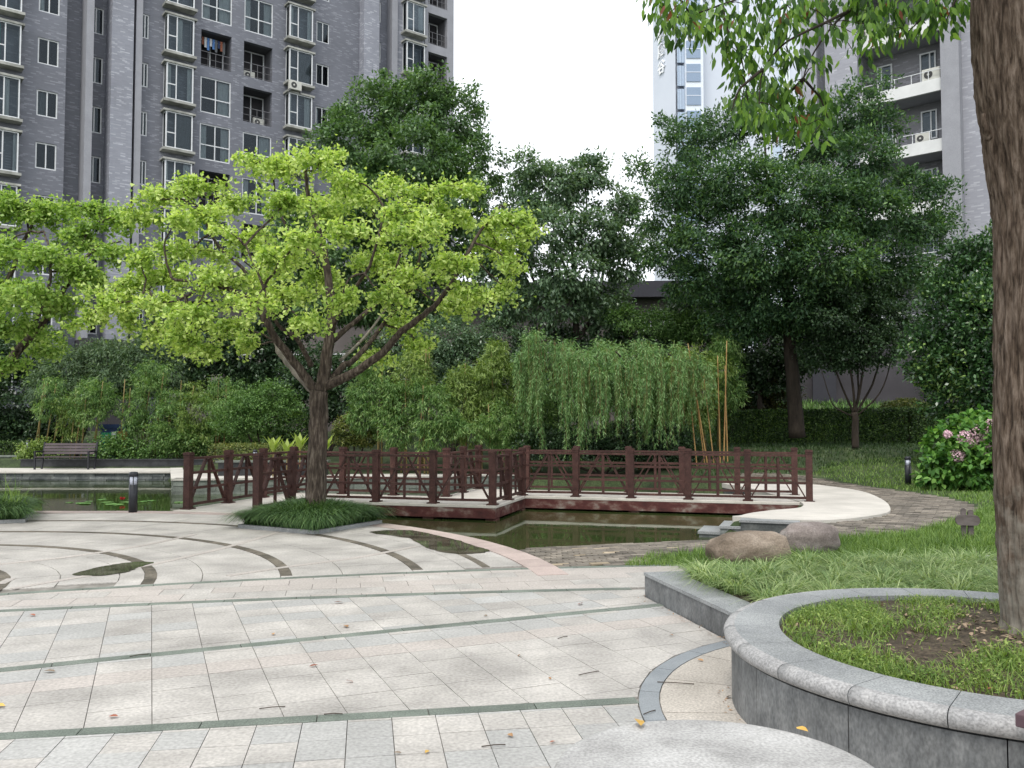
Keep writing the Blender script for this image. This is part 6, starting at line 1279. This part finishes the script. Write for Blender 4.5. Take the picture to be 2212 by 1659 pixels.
for k in range(30):
    z = 46.6 + 3 - 3 * k + 24; z = 1.6 + (910 - 81) * 106.5 / F + 18 - 3.0 * k
    if z < 3 or z > 90: continue
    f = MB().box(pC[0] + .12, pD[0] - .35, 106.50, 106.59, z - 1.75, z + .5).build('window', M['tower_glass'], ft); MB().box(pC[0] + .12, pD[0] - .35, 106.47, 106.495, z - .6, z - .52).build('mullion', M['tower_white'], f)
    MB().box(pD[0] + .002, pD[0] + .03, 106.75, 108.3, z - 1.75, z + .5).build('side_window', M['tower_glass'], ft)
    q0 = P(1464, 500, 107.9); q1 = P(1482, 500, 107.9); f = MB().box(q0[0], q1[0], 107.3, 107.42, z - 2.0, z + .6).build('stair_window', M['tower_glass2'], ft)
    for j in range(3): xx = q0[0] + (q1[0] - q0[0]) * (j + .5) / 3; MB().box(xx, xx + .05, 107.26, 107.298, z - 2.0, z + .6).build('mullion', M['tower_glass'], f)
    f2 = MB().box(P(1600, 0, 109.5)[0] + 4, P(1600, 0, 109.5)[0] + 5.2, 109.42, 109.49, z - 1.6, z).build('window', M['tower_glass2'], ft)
dirAB = unit(pB - pA); Lab = np.linalg.norm(pB - pA); nAB = np.array([dirAB[1], -dirAB[0]])
for ch, py in (('健', 80), ('康', 113.5), ('谷', 149.5)):
    cu = bpy.data.curves.new('sign_character', 'FONT'); cu.body = ch; cu.size = 1.9; cu.extrude = .06; cu.align_x = 'CENTER'; cu.align_y = 'CENTER'; cu.offset = .035
    tmp = bpy.data.objects.new('tmp', cu); COL.objects.link(tmp); bpy.context.view_layer.update()
    me = bpy.data.meshes.new_from_object(tmp.evaluated_get(bpy.context.evaluated_depsgraph_get())); bpy.data.objects.remove(tmp)
    me.name = 'sign_character'; me.materials.clear(); me.materials.append(M['sign_white'])
    c = pA + dirAB * Lab * .42 + nAB * .12; z = P(1433, py, 110)[2]; o = link('sign_character', me, None, ft); o.location = (c[0], c[1], z)
    o.rotation_euler = (R(90), 0, math.atan2(dirAB[1], dirAB[0]))

# ================================================================ FALLEN LEAVES AND TWIGS
def fallen(px, py, size, mt, label, z=0.0):
    p = G(px, py, z); a = rng.uniform(0, 6.28); V, k = leaves(np.array([[p[0], p[1], z + .008]]), np.array([[math.cos(a), math.sin(a), .12]]), unit(np.array([[rng.normal() * .25, rng.normal() * .25, 1]])), size, size * .55, 'leaf6')
    o = link('fallen_leaf', arrmesh('fallen_leaf', V, k), M[mt]); tag(o, label, 'leaf', 'fallen leaves on the paving'); return o
fallen(743, 1303, .09, 'dry_red', 'red fallen leaf between the second and third green band'); fallen(744, 1353, .09, 'dry', 'brown curled leaf just above the third green band'); fallen(1258, 1305, .08, 'dry_red', 'red leaf near the low kerb wall end'); fallen(590, 1370, .06, 'dry', 'small brown leaf left of centre above the third band')
fallen(120, 1453, .08, 'dry_pale', 'pale brown leaf below the third band at the left'); fallen(668, 1442, .06, 'dry_red', 'small red leaf on the pink tile row'); fallen(763, 1476, .06, 'dry_red', 'red leaf in the middle of the wide grey tile zone'); fallen(235, 1550, .06, 'dry_red', 'rust leaf just above the fourth band at the left')
fallen(12, 1528, .09, 'dry_yellow', 'large tan leaf at the left edge of the paving'); fallen(1098, 1588, .055, 'dry', 'brown leaf below the fourth green band near the table'); fallen(926, 1624, .045, 'dry_yellow', 'yellow leaf near the bottom edge of the paving'); fallen(868, 1630, .04, 'dry_pale', 'pale leaf beside the yellow one near the bottom edge')
fallen(1120, 1420, .05, 'dry', 'brown leaf by the rough patch in the paving'); fallen(1200, 1604, .04, 'dry_red', 'red leaf beside the table rim'); fallen(1190, 1500 - 30, .04, 'dry', 'small brown leaf left of the blue grey ring'); fallen(1520, 1430, .05, 'dry', 'brown leaf on the beige paving inside the ring')
fallen(1570, 1510, .05, 'dry_pale', 'pale leaf lying at the foot of the round planter'); fallen(75, 1332, .08, 'dry_red', 'reddish leaf below the second band at the left'); fallen(1045, 1331, .05, 'dry_pale', 'small pale leaf touching the third band'); fallen(1455, 1375, .05, 'dry', 'brown leaf near the ring end by the kerb wall')
fallen(1378, 1560, .062, 'dry_yellow', 'yellow leaf on the far rim of the granite table', .752); fallen(1720, 1577, .045, 'dry_yellow', 'small orange leaf on the right rim of the granite table', .752)
fallen(2150, 1491, .055, 'dry_red', 'red leaf on the soil of the round planter', .40)
for i, (px, py, l) in enumerate([(280, 1420, .12), (560, 1533, .14), (1420, 1475, .22), (1040, 1615, .12), (1620, 1350, .0), (700, 1545, .1), (1250, 1460, .16), (1500, 1322, .2), (1390, 1545, .1), (1205, 1381, .1)]):
    if not l: continue
    p = G(px, py); a = rng.uniform(-.4, .6); o = MB().tube([(p[0], p[1], .006), (p[0] + l * .5 * math.cos(a), p[1] + l * .5 * math.sin(a), .012), (p[0] + l * math.cos(a + .15), p[1] + l * math.sin(a + .15), .006)], .0028, 5).build('twig', M['twig'])
    tag(o, ['thin dark twig on the third green band', 'forked twig on the grey tiles above the fourth band', 'long twig crossing the blue grey ring', 'short twig near the bottom of the paving', '', 'short twig above the fourth band in the middle', 'curved twig left of the blue grey ring', 'long twig lying beside the low kerb wall', 'twig at the rim of the table on the ring stones', 'thin arc-shaped twig right of the third band'][i], 'twig', 'twigs on the paving')
q = np.vstack([K0 + (K1 - K0) * rng.random((50, 1)) - kn * rng.uniform(.01, .15, (50, 1)) ** 1.3, PC + np.c_[np.cos(np.linspace(2.8, 3.9, 40)), np.sin(np.linspace(2.8, 3.9, 40))] * (1.44 + rng.random((40, 1)) * .06)])
C = np.c_[q, np.full(len(q), .006)]; V, k = leaves(C, unit(rdir(len(C)) * [1, 1, .2]), unit(rdir(len(C)) * .3 + [0, 0, 1]), rng.uniform(.012, .035, len(C)), rng.uniform(.006, .014, len(C)), 'rhomb'); o = link('leaf_litter', arrmesh('leaf_litter', V, k), M['dry']); tag(o, 'fine brown leaf litter gathered along the foot of the walls', 'leaf litter', kind='stuff')
